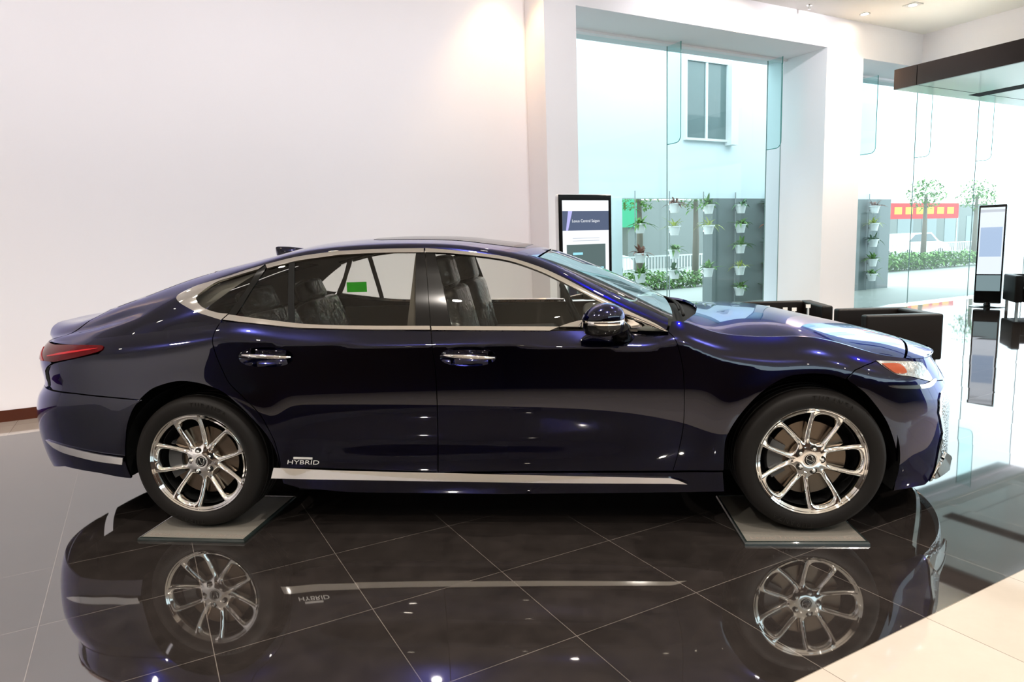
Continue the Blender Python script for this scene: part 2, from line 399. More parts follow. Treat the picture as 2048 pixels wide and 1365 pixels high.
# ---- outlines (picture coordinates of the panel joints, carried onto the body surfaces)
belt_front = [(863, 661), (1100, 661.5), (1336, 663)]
door_front_edge = C((1336, 663), (1350, 678), (1358, 699), (1364, 726), (1367, 748), (1369, 792), (1367, 850), (1358, 900), (1346, 943))
b_edge = C((876, 945), (876, 890), (874, 800), (871, 743), (865, 699), (862, 661))
rear_door_arc = C((560, 937), (560, 926), (555, 905), (548, 882), (536, 858), (519, 829), (489, 797), (460, 769), (443, 737), (431, 708), (425, 684), (429, 665), (443, 641))
arch_rear = C((264, 960), (252, 930), (250, 900), (251, 882), (255, 847), (270, 812), (299, 782), (328, 769), (358, 763), (387, 765), (416, 772), (446, 785), (475, 809), (504, 838), (530, 867), (548, 897), (559, 932))
arch_front = C((1450, 984), (1446, 940), (1450, 888), (1459, 863), (1481, 829), (1512, 795), (1542, 771), (1573, 755), (1604, 749), (1635, 748), (1665, 751), (1696, 762), (1727, 783), (1752, 811), (1773, 842), (1785, 872), (1793, 903), (1795, 940), (1788, 981))
# handle bowls
def bowl_loop(cx, cy, a, b, n=30, p=2.3):
    return [(cx+a*np.sign(math.cos(t))*abs(math.cos(t))**(2/p), cy+b*np.sign(math.sin(t))*abs(math.sin(t))**(2/p)) for t in np.linspace(0, 2*PI, n, endpoint=False)]
bowlF = bowl_loop(936, 714, 56, 19.5); bowlR = bowl_loop(532, 715, 55, 20)

fd = belt_front+door_front_edge[1:]+[(1345, 943)]+b_edge[:-1]
front_doors = patch_obj('front_door', [patch_data(A, [PA(fd), PA(bowlF, 0)])], PAINT, CAR)
rd = [(443, 641)]+C((443, 641), (480, 645), (519, 649), (592, 656.5), (650, 658.5), (740, 660.5), (861, 661))[1:]+list(reversed(b_edge))[1:]+rear_door_arc[:-1]
rear_doors = patch_obj('rear_door', [patch_data(A, [PA(rd), PA(bowlR, 0)])], PAINT, CAR)
for doors, bowl, lab in ((front_doors, bowlF, 0), (rear_doors, bowlR, 0)):
    bp = np.array(solve(A, DA, bowl)); c0 = bp.mean(0); ax = (bp.max(0)-bp.min(0))/2
    def dfm(q, P, c0=c0, ax=ax):
        r2 = np.clip(((q-c0)/ax*.98)**2, 0, 1).sum(1); return -.030*np.clip(1-r2, 0, 1)**.8
    for d, o in zip(doors, patch_obj('handle_recess', [patch_data(A, [list(bp)], h=(.008, .008), flange=0, deform=dfm)], PAINT, CAR)):
        o.parent = d
# sill and chrome strip under the doors
roc = [(559, 939)]+[(875, 947), (1346, 945), (1446, 944)]+[(1449, 984)]+[(1380, 986), (1000, 990), (700, 986), (600, 978), (566, 968)]
patch_obj('rocker_panel', [patch_data(A, [PA(roc)], h=(.04, .015))], PAINT, CAR)
strip = C((548, 935.5), (700, 940.5), (870, 944.5))+C((877, 944.5), (1100, 950), (1340, 955.5))+[(1356, 959), (1374, 965), (1345, 964)]+C((1340, 963.8), (1100, 961), (877, 957))+C((870, 957), (700, 954), (548, 951.5))
patch_obj('sill_strip', [patch_data(A, [PA(strip, 0)], h=(.03, .008), off=.004, flange=.012, deform=lambda q, P: np.clip((.352-.0245*np.clip((P[:, 0]-.4)/.85, 0, 3)-P[:, 2]), 0, .06)*.60)], CHROME, CAR)
# front fender
top = [(Sx(x), float(zt_t(x))-.001) for x in np.linspace(2.47, 3.62, 46)]
fpx = [(1340, 664)]; fr = [(1835, 724), (1790, 722.5), (1752, 722), (1730, 731), (1710, 740), (1693, 757)]+list(reversed(arch_front[8*2:8*11]))+[(1447, 942), (1346, 942)]+list(reversed(door_front_edge))[:-1]
patch_obj('front_fender', [patch_data(A, [[PA([(1337, 662), (1347, 674), (1358, 699)], 0)[0]]+top+solve(A, DA, inset(fr, .5))])], PAINT, CAR)
# rear quarter: lower side + roof pillar
s_a = float(solve(A, DA, [(443, 640)])[0][0]); topq = [(Sx(x), float(zt_t(x))) for x in np.linspace(s_a, -.99, 50)]
q_px = C((205, 696), (207, 701), (196, 707), (109, 726))[2:]+[(104, 728), (97, 733), (93, 741), (94, 757), (99, 773), (104, 780), (152, 787), (281, 800)]+[p for p in arch_rear if p[0] > 290 or p[1] < 795][8:]
q_px = [(207, 700), (196, 708), (109, 727), (98, 733), (94, 742), (96, 757), (100, 773), (105, 780), (152, 787), (279, 800)]+[p for p in arch_rear if p[0] > 276]+[(560, 934)]+rear_door_arc[1:-1]
lampq = solve(A, DA, [(204, 691), (207, 694)])
patch_obj('rear_quarter_panel', [patch_data(A, [topq+lampq+solve(A, DA, inset(q_px, .6))]),
    patch_data(U, [[(x, 0.) for x in np.linspace(-.99, s_a, 40)]+PU([(443, 640), (425, 634), (387, 622), (357, 602)], .0)
     +PU(C((356, 594), (387, 575), (430, 561), (460, 552), (519, 532), (592, 515), (650, 506), (688, 502), (776, 498), (849, 497), (893, 499.5), (960, 507), (1019, 516), (1077, 534), (1116, 551), (1155, 571), (1194, 592), (1233, 611), (1272, 630), (1304, 645), (1331, 661)), 0)
     +[(x, 4.0) for x in np.linspace(2.455, -.62, 120)]+[(-.72, 3.7), (-.78, 3.0), (-.84, 2.2), (-.99, 1.2)]], h=(.03, .02), vs=.11, flange=.015)], PAINT, CAR)
# chrome window surround
inner_q = C((457, 628.5), (440, 627), (418, 621), (403, 613), (394, 601), (398, 590), (431, 567), (460, 557), (489, 548), (518, 539.5))
cq = C((530, 531), (490, 543), (460, 553), (420, 565), (387, 576), (354, 597), (385, 621), (425, 635), (443, 640.5))+inner_q
trim_q = patch_obj('window_trim', [patch_data(U, [PU(cq, 0)], h=(.012, .012), vs=.13, off=.006, flange=.012)], CHROME, CAR)
cru = C((532, 530.5), (592, 515.5), (650, 507), (688, 503), (776, 499), (848, 498))+C((848, 506), (776, 506.5), (688, 510.5), (650, 515), (600, 522), (565, 530), (535, 538))
crl = C((459, 630), (500, 636), (548, 642), (600, 648), (650, 651), (740, 652.5), (860, 652.7))+C((861, 660.5), (740, 660), (650, 658), (592, 656), (519, 648.5), (480, 644.5), (447, 640))
patch_obj('window_trim', [patch_data(U, [PU(cru, 0)], h=(.012, .012), vs=.13, off=.006, flange=.012), patch_data(U, [PU(crl, 0)], h=(.012, .012), vs=.13, off=.008, flange=.02)], CHROME, CAR)
out_f = C((851, 498), (893, 501), (960, 508), (1019, 517), (1077, 535), (1116, 552), (1155, 572), (1194, 593), (1233, 612), (1272, 631), (1304, 645.5), (1336, 663))
in_f = C((863, 653.2), (1100, 654), (1240, 654.6), (1278, 655), (1284, 651), (1272, 643.6), (1253, 632), (1233, 622), (1194, 602), (1155, 581), (1116, 561), (1077, 543), (1019, 523.5), (960, 514), (893, 507.5), (851, 506))
patch_obj('window_trim', [patch_data(U, [PU(out_f+[(1100, 662), (864, 661)]+in_f, 0)], h=(.012, .012), vs=.13, off=.007, flange=.018)], CHROME, CAR)
# glass and black pillars
def upiece(name, px, m, off=-.004, fl=0, par=None, h=(.03, .03)):
    os_ = patch_obj(name, [patch_data(U, [PU(px, 0)], h=h, vs=.13, off=off, flange=fl)], m, CAR)
    if par:
        for o, q in zip(os_, par): o.parent = q
    return os_
upiece('door_window', C((869, 504), (893, 505), (960, 511), (1019, 520), (1077, 539), (1116, 557), (1155, 577), (1194, 598), (1236, 618))+[(1250, 656), (904, 656)], WGLASS, par=front_doors)
upiece('door_window', C((532, 534), (592, 520), (650, 512), (688, 508), (776, 503), (833, 503))+[(832, 656)]+C((740, 655), (650, 654), (592, 651), (548, 645), (462, 632)), WGLASS, par=rear_doors)
upiece('quarter_window', C((518, 537), (489, 545), (431, 563), (396, 587), (391, 600), (402, 615), (425, 625), (457, 631)), WGLASS)
upiece('pillar_cover', [(832.5, 503), (849, 503), (855, 570), (861, 656), (831.5, 656)], BLACKG, off=.001, fl=.01, par=rear_doors)
upiece('pillar_cover', [(851, 503), (869, 504), (885, 570), (903, 656), (862.5, 656), (856, 570)], BLACKG, off=.001, fl=.01, par=front_doors)
upiece('mirror_base_cover', [(1236, 618), (1275, 641), (1289, 652), (1278, 657), (1249, 657)], BLACKG, off=.001, fl=.01, par=front_doors, h=(.01, .01))
upiece('window_divider', [(578, 524), (590, 521), (589, 649), (577, 648)], BLACKM, off=.001, fl=.006, par=rear_doors)
upiece('window_edge_seal', C((519, 537), (533, 534), (505, 578), (470, 632), (456, 631), (490, 583)), BLACKG, off=.0015, fl=.006, par=rear_doors)
# roof, glass, lids
def top(name, loop, m, off=0., fl=.012, h=(.04, .03)):
    return patch_obj(name, [patch_data(U, [loop], h=h, vs=.20, off=off, flange=fl)], m, CAR, mirror=True)[0]
def ulin(x0, x1, k, n=60): return [(x, k) for x in np.linspace(x0, x1, n)]
roof = top('roof_panel', ulin(.02, 1.80, 4.02)+[(1.82, 5), (1.83, 6), (1.83, 7)]+[(-.05, 7), (-.04, 6), (-.02, 5)], PAINT)
sun = patch_obj('sunroof', [patch_data(U, [[(.86, 4.9), (.92, 4.66), (1.0, 4.6), (1.62, 4.6), (1.68, 4.66), (1.72, 4.9), (1.73, 7), (.84, 7)]], h=(.04, .03), vs=.2, off=.0018, flange=.0025)], BLACKG, roof, mirror=True)
top('windshield', ulin(1.812, 2.475, 4.02)+[(2.45, 5), (2.425, 6), (2.41, 7)]+[(1.842, 7), (1.84, 6), (1.83, 5)], SGLASS, fl=0)
top('rear_window', ulin(-.60, .01, 4.05)+[(-.03, 5), (-.05, 6), (-.06, 7)]+[(-.70, 7), (-.68, 6), (-.65, 5)], mat('rear_glass', (.02, .025, .03), .03, 0, coat=1.), fl=0)
# trunk lid: deck + tail face
deck = [(-.735, 3.7), (-.80, 3.0), (-.86, 2.2), (-1.02, 1.2), (-1.085, 1.2), (-1.085, 7), (-.715, 7), (-.695, 6), (-.665, 5), (-.63, 4.05)]
tail = [(-.845, 1.003)]+[(s, 1.0-.006*(k_/11)) for k_, s in enumerate(np.linspace(-.90, -1.213, 12))]+[(-1.213, .765)]+[(s, .765) for s in np.linspace(-1.2, -.78, 14)]+solve(A, DA, [(97, 772), (92, 757), (90, 742), (94, 734), (103, 727)])
patch_obj('trunk_lid', [patch_data(U, [deck], h=(.03, .03), vs=.2), patch_data(A, [tail[:1]+tail[1:]], h=(.012, .02))], PAINT, CAR, mirror=True)
lamp = solve(A, DA, C((109, 724.5), (150, 716.5), (188, 707), (202, 702), (207, 696.5), (203, 692), (160, 691), (112, 690.5)))+[(-.85, .999), (-.98, .996), (-1.08, .985), (-1.08, .935), (-.98, .915), (-.85, .912)]
tls = patch_obj('tail_light', [patch_data(A, [lamp], h=(.02, .015), off=.004, flange=.01)], LAMPRED, CAR)
for o, p_ in zip(patch_obj('light_bar', [patch_data(A, [solve(A, DA, [(84.5, 694.5), (90, 694), (89, 722), (83.5, 722)])], h=(.02, .01), off=.0065, flange=.004)], mat('bright_red_lens', (.30, .008, .012), .15, 0), CAR), tls): o.parent = p_
for o, p_ in zip(patch_obj('light_crease', [patch_data(A, [solve(A, DA, C((95, 712), (130, 705), (190, 697.5), (190, 699), (140, 707.5), (96, 714)))], h=(.02, .01), off=.0055, flange=.003)], MATS['bright_red_lens'], CAR), tls): o.parent = p_
patch_obj('vent_slot', [patch_data(A, [solve(A, DA, [(96, 735), (101, 733), (97, 745), (101, 772), (97, 772), (93.5, 757), (92, 745)])], h=(.01, .01), off=.002, flange=.01)], BLACKM, CAR)
# rear bumper
bs = [(-1.213, .755), (-1.1, .755), (-.95, .757), (-.78, .757)]+solve(A, DA, [(106, 783), (152, 789), (281, 802)]+[p for p in arch_rear if p[0] < 276][::-1][:-1])
lowr = solve(A, DA, [(262, 957), (230, 953), (196, 946), (160, 940), (130, 933)])+[(-.86, .275), (-1.0, .265), (-1.1, .26), (-1.213, .26)]
patch_obj('rear_bumper', [patch_data(A, [bs+lowr], h=(.03, .02))], PAINT, CAR, mirror=True)
cst = C((94, 880), (138, 893.5), (196, 906.5), (249, 914))+C((249, 926.5), (196, 919.5), (138, 906), (112, 895))
patch_obj('bumper_strip', [patch_data(A, [PA(cst, 0)], h=(.02, .008), off=.004, flange=.010, deform=lambda q, P: np.clip(.50-P[:, 2], 0, .2)*.15)], CHROME, CAR)
# hood + nose
hd = [(s, 0.) for s in np.linspace(2.50, 3.60, 46)]+[(3.60, .35), (3.61, .7), (3.62, 1.)]+[(2.50, 1.), (2.50, .6), (2.50, .3)]
hd = [(s, 0.) for s in np.linspace(2.53, 3.615, 46)]+[(3.62, .3), (3.64, .7), (3.65, 1.)]+[(2.60, 1.), (2.60, .7), (2.575, .3)]
patch_obj('hood', [patch_data(H, [hd], h=(.03, .03), vs=.85)], PAINT, CAR, mirror=True)
nose_u = [(s, 0.) for s in np.linspace(3.63, 3.93, 14)]+[(3.95, .0), (3.95, 1.)]+[(3.66, 1.), (3.65, .7), (3.635, .3)]
inh = solve(A, DA, [(1837, 724), (1848, 731), (1858, 745), (1867, 762)])
nose_a = [(Sx(x), float(zt_t(x))-.002) for x in np.linspace(3.925, 3.645, 14)]+inh+[(3.80, .70), (3.95, .69), (4.112, .69), (4.112, .80), (4.0, .802), (3.9, .803)]
patch_obj('nose_panel', [patch_data(H, [nose_u], h=(.02, .02), vs=.7), patch_data(A, [nose_a], h=(.015, .012))], PAINT, CAR, mirror=True)
# front bumper, grille, lamps
grl = solve(A, DA, [(1880, 786), (1877, 800), (1876, 826), (1884, 866), (1876, 900), (1868, 940), (1857, 963)])
fb = [tuple(q) for q in solve(A, DA, [(1695, 758), (1711, 741.5), (1731, 732), (1752, 724), (1773, 739), (1795, 751), (1819, 754), (1855, 763)])]+[(3.79, .693)]+[tuple(q) for q in grl]
lowf = solve(A, DA, [(1850, 970), (1820, 976), (1786, 982)]+[p for p in arch_front if p[0] > 1697 and p[1] > 757][::-1])
patch_obj('front_bumper', [patch_data(A, [fb+lowf], h=(.03, .02))], PAINT, CAR)
gm = mat('grille_mesh', (.62, .63, .65), .14, 1.)
nt = gm.node_tree; vo = nt.nodes.new('ShaderNodeTexVoronoi'); vo.inputs['Scale'].default_value = 80; tc = nt.nodes.new('ShaderNodeTexCoord')
nt.links.new(tc.outputs['Object'], vo.inputs['Vector']); bb = nt.nodes.new('ShaderNodeBump'); bb.inputs['Strength'].default_value = .8; bb.inputs['Distance'].default_value = .005
nt.links.new(vo.outputs['Distance'], bb.inputs['Height']); nt.links.new(bb.outputs['Normal'], nt.nodes['Principled BSDF'].inputs['Normal'])
gr = [tuple(q) for q in grl]+[(4.112, .075), (4.112, .68)]+[(3.85, .685)]
grille = patch_obj('grille', [patch_data(A, [gr], h=(.015, .015), off=-.012, flange=0)], gm, CAR, mirror=True)[0]
fr_in = [(a[0]+.018, a[1]) for a in grl]
patch_obj('grille_frame', [patch_data(A, [[tuple(q) for q in grl]+[tuple(q) for q in fr_in[::-1]]], h=(.01, .012), off=.006, flange=.02)], CHROME, grille)
hl = C((1752, 722), (1790, 723), (1835, 724.5), (1848, 732), (1865, 762), (1845, 759), (1819, 753), (1795, 750), (1773, 738), (1754, 723.5))
hls = patch_obj('headlight', [patch_data(A, [PA(hl, 0)], h=(.012, .01), off=.002, flange=.03)], LAMPCLR, CAR)
am = C((1762, 728), (1798, 729.5), (1812, 746), (1792, 748), (1775, 738))
for o, p_ in zip(patch_obj('turn_signal', [patch_data(A, [PA(am, 0)], h=(.01, .01), off=.006, flange=.01)], AMBER, CAR), hls): o.parent = p_
drl = C((1779, 771.5), (1819, 771.5), (1850, 768), (1867, 758), (1869, 764), (1853, 776.5), (1804, 778), (1782, 774))
patch_obj('running_light', [patch_data(A, [PA(drl, 0)], h=(.012, .008), off=.008, flange=.02)], CHROME, CAR)
fog = C((1888, 905), (1898, 915), (1894, 938), (1864, 957), (1873, 934))
patch_obj('fog_lamp_bezel', [patch_data(A, [PA(fog, 0)], h=(.01, .01), off=.014, flange=.03)], CHROME, CAR)
chin = solve(A, DA, [(1858, 962), (1850, 969)])+[(3.95, .045), (4.112, .045), (4.112, .085)]
# cowl and wipers
cw = MB(); n = 28; v = []
for i in range(n+1):
    y = (i/n*2-1)*.79; t = 1-(y/.79)**2
    v += [(2.43+.05*t, y, 1.060+.050*t), (2.49+.09*t, y, 1.020+.035*t), (2.58+.13*t, y, 1.010+.045*t)]
cw.add(v, [(3*i+k, 3*i+k+1, 3*i+k+4, 3*i+k+3) for i in range(n) for k in range(2)])
cw.build('cowl_panel', BLACKM, CAR, smooth=True, recalc=False)
for y0, y1 in ((-.62, .05), (-.02, .62)):
    wp = MB(); pts = [(2.53+.07*(1-(y/.8)**2), y, 1.062+.030*(1-(y/.8)**2)) for y in np.linspace(y0, y1, 14)]
    wp.tube(pts, .009, 8); wp.tube([(p[0]-.02, p[1], p[2]+.012) for p in pts[2:]], .006, 6)
    wp.build('wiper', BLACKM, CAR, smooth=True)
# roof antenna fin
af = MB(); base = proj(np.array([0, 0, 0])); 
prof = [(0, 0), (.19, -.006), (.15, .016), (.10, .036), (.05, .052), (.012, .058), (.004, .03)]
for sgn in (0,):
    secs = []; n = 10
    for (h_, w_, x0, x1) in ((-.05, .034, -.01, .20), (.0, .032, 0, .19), (.018, .024, .003, .145), (.036, .015, .005, .10), (.050, .008, .008, .055), (.057, .003, .012, .03)):
        secs.append([(x0+(x1-x0)*(.5-.5*math.cos(t)), w_*math.sin(t)*(1 if True else 0), h_) for t in np.linspace(0, 2*PI, 16, endpoint=False)])
    v = [q for s_ in secs for q in s_]; f = [(i*16+k, i*16+(k+1) % 16, (i+1)*16+(k+1) % 16, (i+1)*16+k) for i in range(5) for k in range(16)]+[tuple(range(80, 96))]
    af.add(v, f)
fx = .105; fz = float(U(np.array([fx]), np.array([7.]))[0, 2])
fo = af.build('antenna_fin', PAINT, CAR, smooth=True, auto=50, loc=(fx, 0, fz+.022)); fo.rotation_euler = (0, math.radians(-14), 0)

# ---- handles
def handle(doors, x0p, x1p):
    a = on_plane(*x0p, (0, 1, 0), -.952); b = on_plane(*x1p, (0, 1, 0), -.952)
    for i, d in enumerate(doors):
        sg = 1 if i == 0 else -1; h = MB(); n = 18; v = []; K = 12
        for k in range(n+1):
            t = k/n; w = max(.05, math.sin(PI*min(max(t*.92+.05, 0), 1))**.45); c = a+(b-a)*t; y = c[1]+.004+.016*(2*t-1)**4
            for m_ in range(K):
                an = 2*PI*m_/K; v.append((c[0], sg*(y+.010*w*math.cos(an)), c[2]+.0115*w*math.sin(an)))
        f = [(k*K+m_, k*K+(m_+1) % K, (k+1)*K+(m_+1) % K, (k+1)*K+m_) for k in range(n) for m_ in range(K)]+[tuple(range(K)), tuple(range(n*K, n*K+K))]
        h.add(v, f); h.build('door_handle', CHROME, d, smooth=True, auto=60)
        g = MB(); g.tube([(a[0]+.045, sg*(a[1]+.006), a[2]-.001), (a[0]+.045, sg*(a[1]+.04), a[2]-.001)], .009, 8); g.build('handle_mount', BLACKG, d, smooth=True); g = MB(); g.tube([(b[0]-.045, sg*(b[1]+.006), b[2]+.001), (b[0]-.045, sg*(b[1]+.04), b[2]+.001)], .009, 8)
        g.build('handle_mount', BLACKG, d, smooth=True)
handle(front_doors, (886, 712.5), (989, 717.5)); handle(rear_doors, (480, 712), (578, 716.5))

# ---- door mirrors
def mirror_part(name, rows, m, sg, parent, n=28, cap=True):
    """rows: (z, cx, rx, cy, ry, power) horizontal rings"""
    v = []; f = []
    for (z, cx, rx, cy, ry, p) in rows:
        for k in range(n):
            t = 2*PI*k/n; c, s = math.cos(t), math.sin(t)
            v.append((cx+rx*np.sign(c)*abs(c)**(2/p), sg*(cy+ry*np.sign(s)*abs(s)**(2/p)), z))
    for i in range(len(rows)-1):
        for k in range(n): f.append((i*n+k, i*n+(k+1) % n, (i+1)*n+(k+1) % n, (i+1)*n+k))
    if cap: f += [tuple(range(n)), tuple(range((len(rows)-1)*n, len(rows)*n))]
    mb = MB().add(v, f); return mb.build(name, m, parent, smooth=True, auto=55)
MIRP = [on_plane(u, v, (0, 1, 0), -1.02) for u, v in ((1164, 650), (1208, 606), (1249, 645), (1164, 638), (1262, 672), (1216, 676), (1180, 671))]
xl, xr_ = MIRP[0][0], MIRP[2][0]; zt_m, zm, zb_m = MIRP[1][2], MIRP[3][2], MIRP[6][2]
for i, d in enumerate(front_doors):
    sg = 1 if i == 0 else -1; cx = (xl+xr_)/2; rx = (xr_-xl)/2; hz = zt_m-zm
    root = mirror_part('side_mirror', [(zm+.002, cx, rx, -1.03, .105, 2.6), (zm+hz*.25, cx+.004, rx*.97, -1.03, .104, 2.5), (zm+hz*.5, cx+.008, rx*.86, -1.03, .098, 2.4), (zm+hz*.75, cx+.012, rx*.66, -1.03, .082, 2.2), (zm+hz*.92, cx+.013, rx*.40, -1.03, .058, 2.1), (zm+hz, cx+.012, rx*.12, -1.03, .02, 2)], PAINT, sg, d)
    mirror_part('mirror_indicator', [(zm-.002, cx, rx*.995, -1.032, .106, 2.6), (zm-.010, cx, rx*1.0, -1.033, .108, 2.6), (zm-.022, cx+.002, rx*.985, -1.032, .106, 2.6)], CHROME, sg, root)
    hb = zm-.022-zb_m
    mirror_part('mirror_housing', [(zm-.022, cx+.002, rx*.98, -1.03, .105, 2.6), (zm-.022-hb*.35, cx+.002, rx*.97, -1.03, .103, 2.6), (zm-.022-hb*.7, cx-.002, rx*.90, -1.03, .094, 2.5), (zb_m+.006, cx-.006, rx*.74, -1.03, .080, 2.3), (zb_m, cx-.01, rx*.5, -1.03, .05, 2.1)], BLACKG, sg, root)
    arm = MB(); p0 = on_plane(1237, 655, (0, 1, 0), -.98); p1 = on_plane(1247, 676, (0, 1, 0), -.90)
    v = []; n = 12
    for t, (P_, rxx, ryy) in zip((0, .5, 1), (((p0[0], -.97, p0[2]), .050, .05), ((p0[0]*.5+p1[0]*.5, -.93, (p0[2]+p1[2])/2+.004), .048, .05), ((p1[0], -.875, p1[2]), .056, .05))):
        for k in range(n): an = 2*PI*k/n; v.append((P_[0]+rxx*math.cos(an), sg*(P_[1]+ryy*.5*math.sin(an)), P_[2]+ryy*.45*math.sin(an)))
    arm.add(v, [(i_*n+k, i_*n+(k+1) % n, (i_+1)*n+(k+1) % n, (i_+1)*n+k) for i_ in range(2) for k in range(n)]+[tuple(range(n)), tuple(range(2*n, 3*n))])
    arm.build('mirror_arm', BLACKG, root, smooth=True, auto=50)
    mg = MB().add([(xl-.001, sg*-1.12, zm-.04), (xl-.001, sg*-.95, zm-.04), (xl+.012, sg*-.96, zm+.03), (xl+.012, sg*-1.11, zm+.03)], [(0, 1, 2, 3)])
    mg.build('mirror_glass', mat('mirror_silver', (.9, .9, .9), .02, 1.), root)

# ---- wheels
RW, RT, ZW = .265, .357, .377
def spoke_face():
    """one-piece alloy face: disc with ten openings, five splayed spoke pairs"""
    loops = [[(RW*.985*math.cos(a), RW*.985*math.sin(a)) for a in np.linspace(0, 2*PI, 120, endpoint=False)]]
    D = math.radians
    for i in range(5):
        c = i*72
        def P(r, a): return (r*math.cos(D(c+a)), r*math.sin(D(c+a)))
        # opening inside a pair: narrow wedge to the rim
        w = [P(.090, 1.2), P(.090, -1.2), P(.15, -9.5), P(.20, -13.6), P(.247, -16.6)]+[P(.249, a) for a in np.linspace(-15.5, 15.5, 9)]+[P(.247, 16.6), P(.20, 13.6), P(.15, 9.5)]
        loops.append(w)
        # opening between pairs: round-cornered
        w = [P(.108, 36-15), P(.085, 36-4)]
        ro = [(.094, 18.5), (.13, 20.2), (.17, 21.0), (.200, 21.6), (.220, 23.2), (.231, 28.0), (.2345, 36)]
        lp = [P(r, a) for r, a in ro]+[P(r, 72-a) for r, a in ro[::-1][1:]]+[P(.082, 44), P(.079, 36), P(.082, 28)]
        loops.append(C(*lp, lp[0])[:-1][::3])
    return loops
def rim_z(r):  # outward position of the face plane relative to the rim edge (negative = recessed)
    return np.interp(r, [0, .04, .07, .10, .16, .22, .25, .265], [-.030, -.030, -.034, -.034, -.022, -.008, -.001, 0])
def make_wheel_meshes():
    loops = spoke_face(); L = []
    for l in loops:
        o = []; n = len(l)
        for i in range(n):
            a = np.array(l[i]); b = np.array(l[(i+1) % n]); m = max(1, int(np.linalg.norm(b-a)/.006))
            for k in range(m): o.append(a+(b-a)*k/m)
        L.append(np.array(o))
    g = np.arange(-.27, .27, .0055); Gp = np.array([(x+(.00275 if j % 2 else 0), y) for j, y in enumerate(g) for x in g])
    k = pip(Gp, L[0])
    for l in L[1:]: k &= ~pip(Gp, l)
    Gp = Gp[k]; d = np.min([bdist(Gp, l) for l in L], axis=0); Gp = Gp[d > .0150]; RG = []
    for dd in (.003, .0065, .010, .0135):
        for l in L[1:]:
            ar = .5*np.sum(l[:, 0]*np.roll(l[:, 1], -1)-np.roll(l[:, 0], -1)*l[:, 1]); tg = np.roll(l, -1, 0)-np.roll(l, 1, 0); nn = np.stack([tg[:, 1], -tg[:, 0]], -1)*(1 if ar > 0 else -1); nn /= np.linalg.norm(nn, axis=1)[:, None]+1e-9
            o = l+nn*dd; db_ = np.min([bdist(o, q) for q in L], axis=0); o = o[db_ > dd*.93]; RG.append(o)
    RG = np.concatenate(RG); kp = []
    for p_ in RG:
        if all((p_[0]-q[0])**2+(p_[1]-q[1])**2 > .0018**2 for q in kp[-400:]): kp.append(p_)
    kp = np.array(kp); keep = np.ones(len(kp), bool)
    for i_ in range(len(kp)):
        if keep[i_]:
            dd_ = np.hypot(kp[:, 0]-kp[i_, 0], kp[:, 1]-kp[i_, 1]); m_ = dd_ < .0019; m_[:i_+1] = False; keep[m_] = False
    V = np.concatenate(L+[kp[keep], Gp]); E = []; b = 0
    for l in L: E += [(b+i, b+(i+1) % len(l)) for i in range(len(l))]; b += len(l)
    nv, _, nf, *_r = delaunay_2d_cdt([Vector(v) for v in V], E, [], 0, 1e-7)
    P2 = np.array([tuple(v) for v in nv]); T = np.array([list(f) for f in nf if len(f) == 3]); cc = P2[T].mean(1)
    k = pip(cc, L[0])
    for l in L[1:]: k &= ~pip(cc, l)
    T = T[k]; d = np.min([bdist(P2, l) for l in L[1:]], axis=0); r = np.hypot(*P2.T)
    rr = np.clip((r-.075)/.05, 0, 1)
    hgt = rim_z(r)-.015*(1-np.clip(d/.013, 0, 1))**1.6*rr-.004*(1-rr)*(1-np.clip(d/.008, 0, 1))
    hgt += .004*np.clip((d-.010)/.02, 0, 1)*np.clip((.23-r)/.1, 0, 1)
    v = [(x, -h, z) for (x, z), h in zip(P2, hgt)]; f = [tuple(t) for t in T]
    cnt = {(t[i], t[(i+1) % 3]) for t in T for i in range(3)}; be = [e for e in cnt if (e[1], e[0]) not in cnt]; idx = {}
    for e in be:
        for q in e:
            if q not in idx: idx[q] = len(v); v.append((v[q][0], v[q][1]+.030, v[q][2]))
    f += [(e[1], e[0], idx[e[0]], idx[e[1]]) for e in be]
    face = MB().add(v, f)
    barrel = MB().lathe([(RW-.006, .000), (RW, .004), (RW+.003, .000), (RW+.002, -.012), (RW-.004, -.020), (RW-.010, -.03), (RW-.020, -.06), (RW-.024, -.12), (RW-.022, -.20), (RW+.002, -.235)], 96, 'y')
    barrel.lathe([(RW-.010, .002), (RW-.016, -.002), (RW-.022, -.006)], 96, 'y')
    tyre = MB(); pr = [(RW-.002, -.004), (RW+.006, .002), (RW+.018, .010), (RW+.040, .0155), (RW+.060, .013), (RW+.076, .004), (RT-.010, -.008), (RT-.004, -.018), (RT-.001, -.035)]
    g_ = -.035
    for c_ in (.03, .055, .055, .055): pr += [(RT, g_-.004), (RT, g_-c_+.014), (RT-.007, g_-c_+.011), (RT-.007, g_-c_+.003), (RT, g_-c_)]; g_ -= c_
    pr += [(RT-.004, g_-.012), (RT-.012, g_-.02), (RW+.05, g_-.026), (RW, g_-.005)]
    tyre.lathe(pr, 96, 'y')
    return face, barrel, tyre
face, barrel, tyre = make_wheel_meshes()
WH = {}
def text_mesh(s, size, ext=.001, align='CENTER'):
    cu = bpy.data.curves.new('lettering', 'FONT'); cu.body = s; cu.size = size; cu.extrude = ext; cu.align_x = align; cu.align_y = 'CENTER'
    o = bpy.data.objects.new('lettering', cu); COL.objects.link(o); dg = bpy.context.evaluated_depsgraph_get(); me = bpy.data.meshes.new_from_object(o.evaluated_get(dg)); bpy.data.objects.remove(o); return me
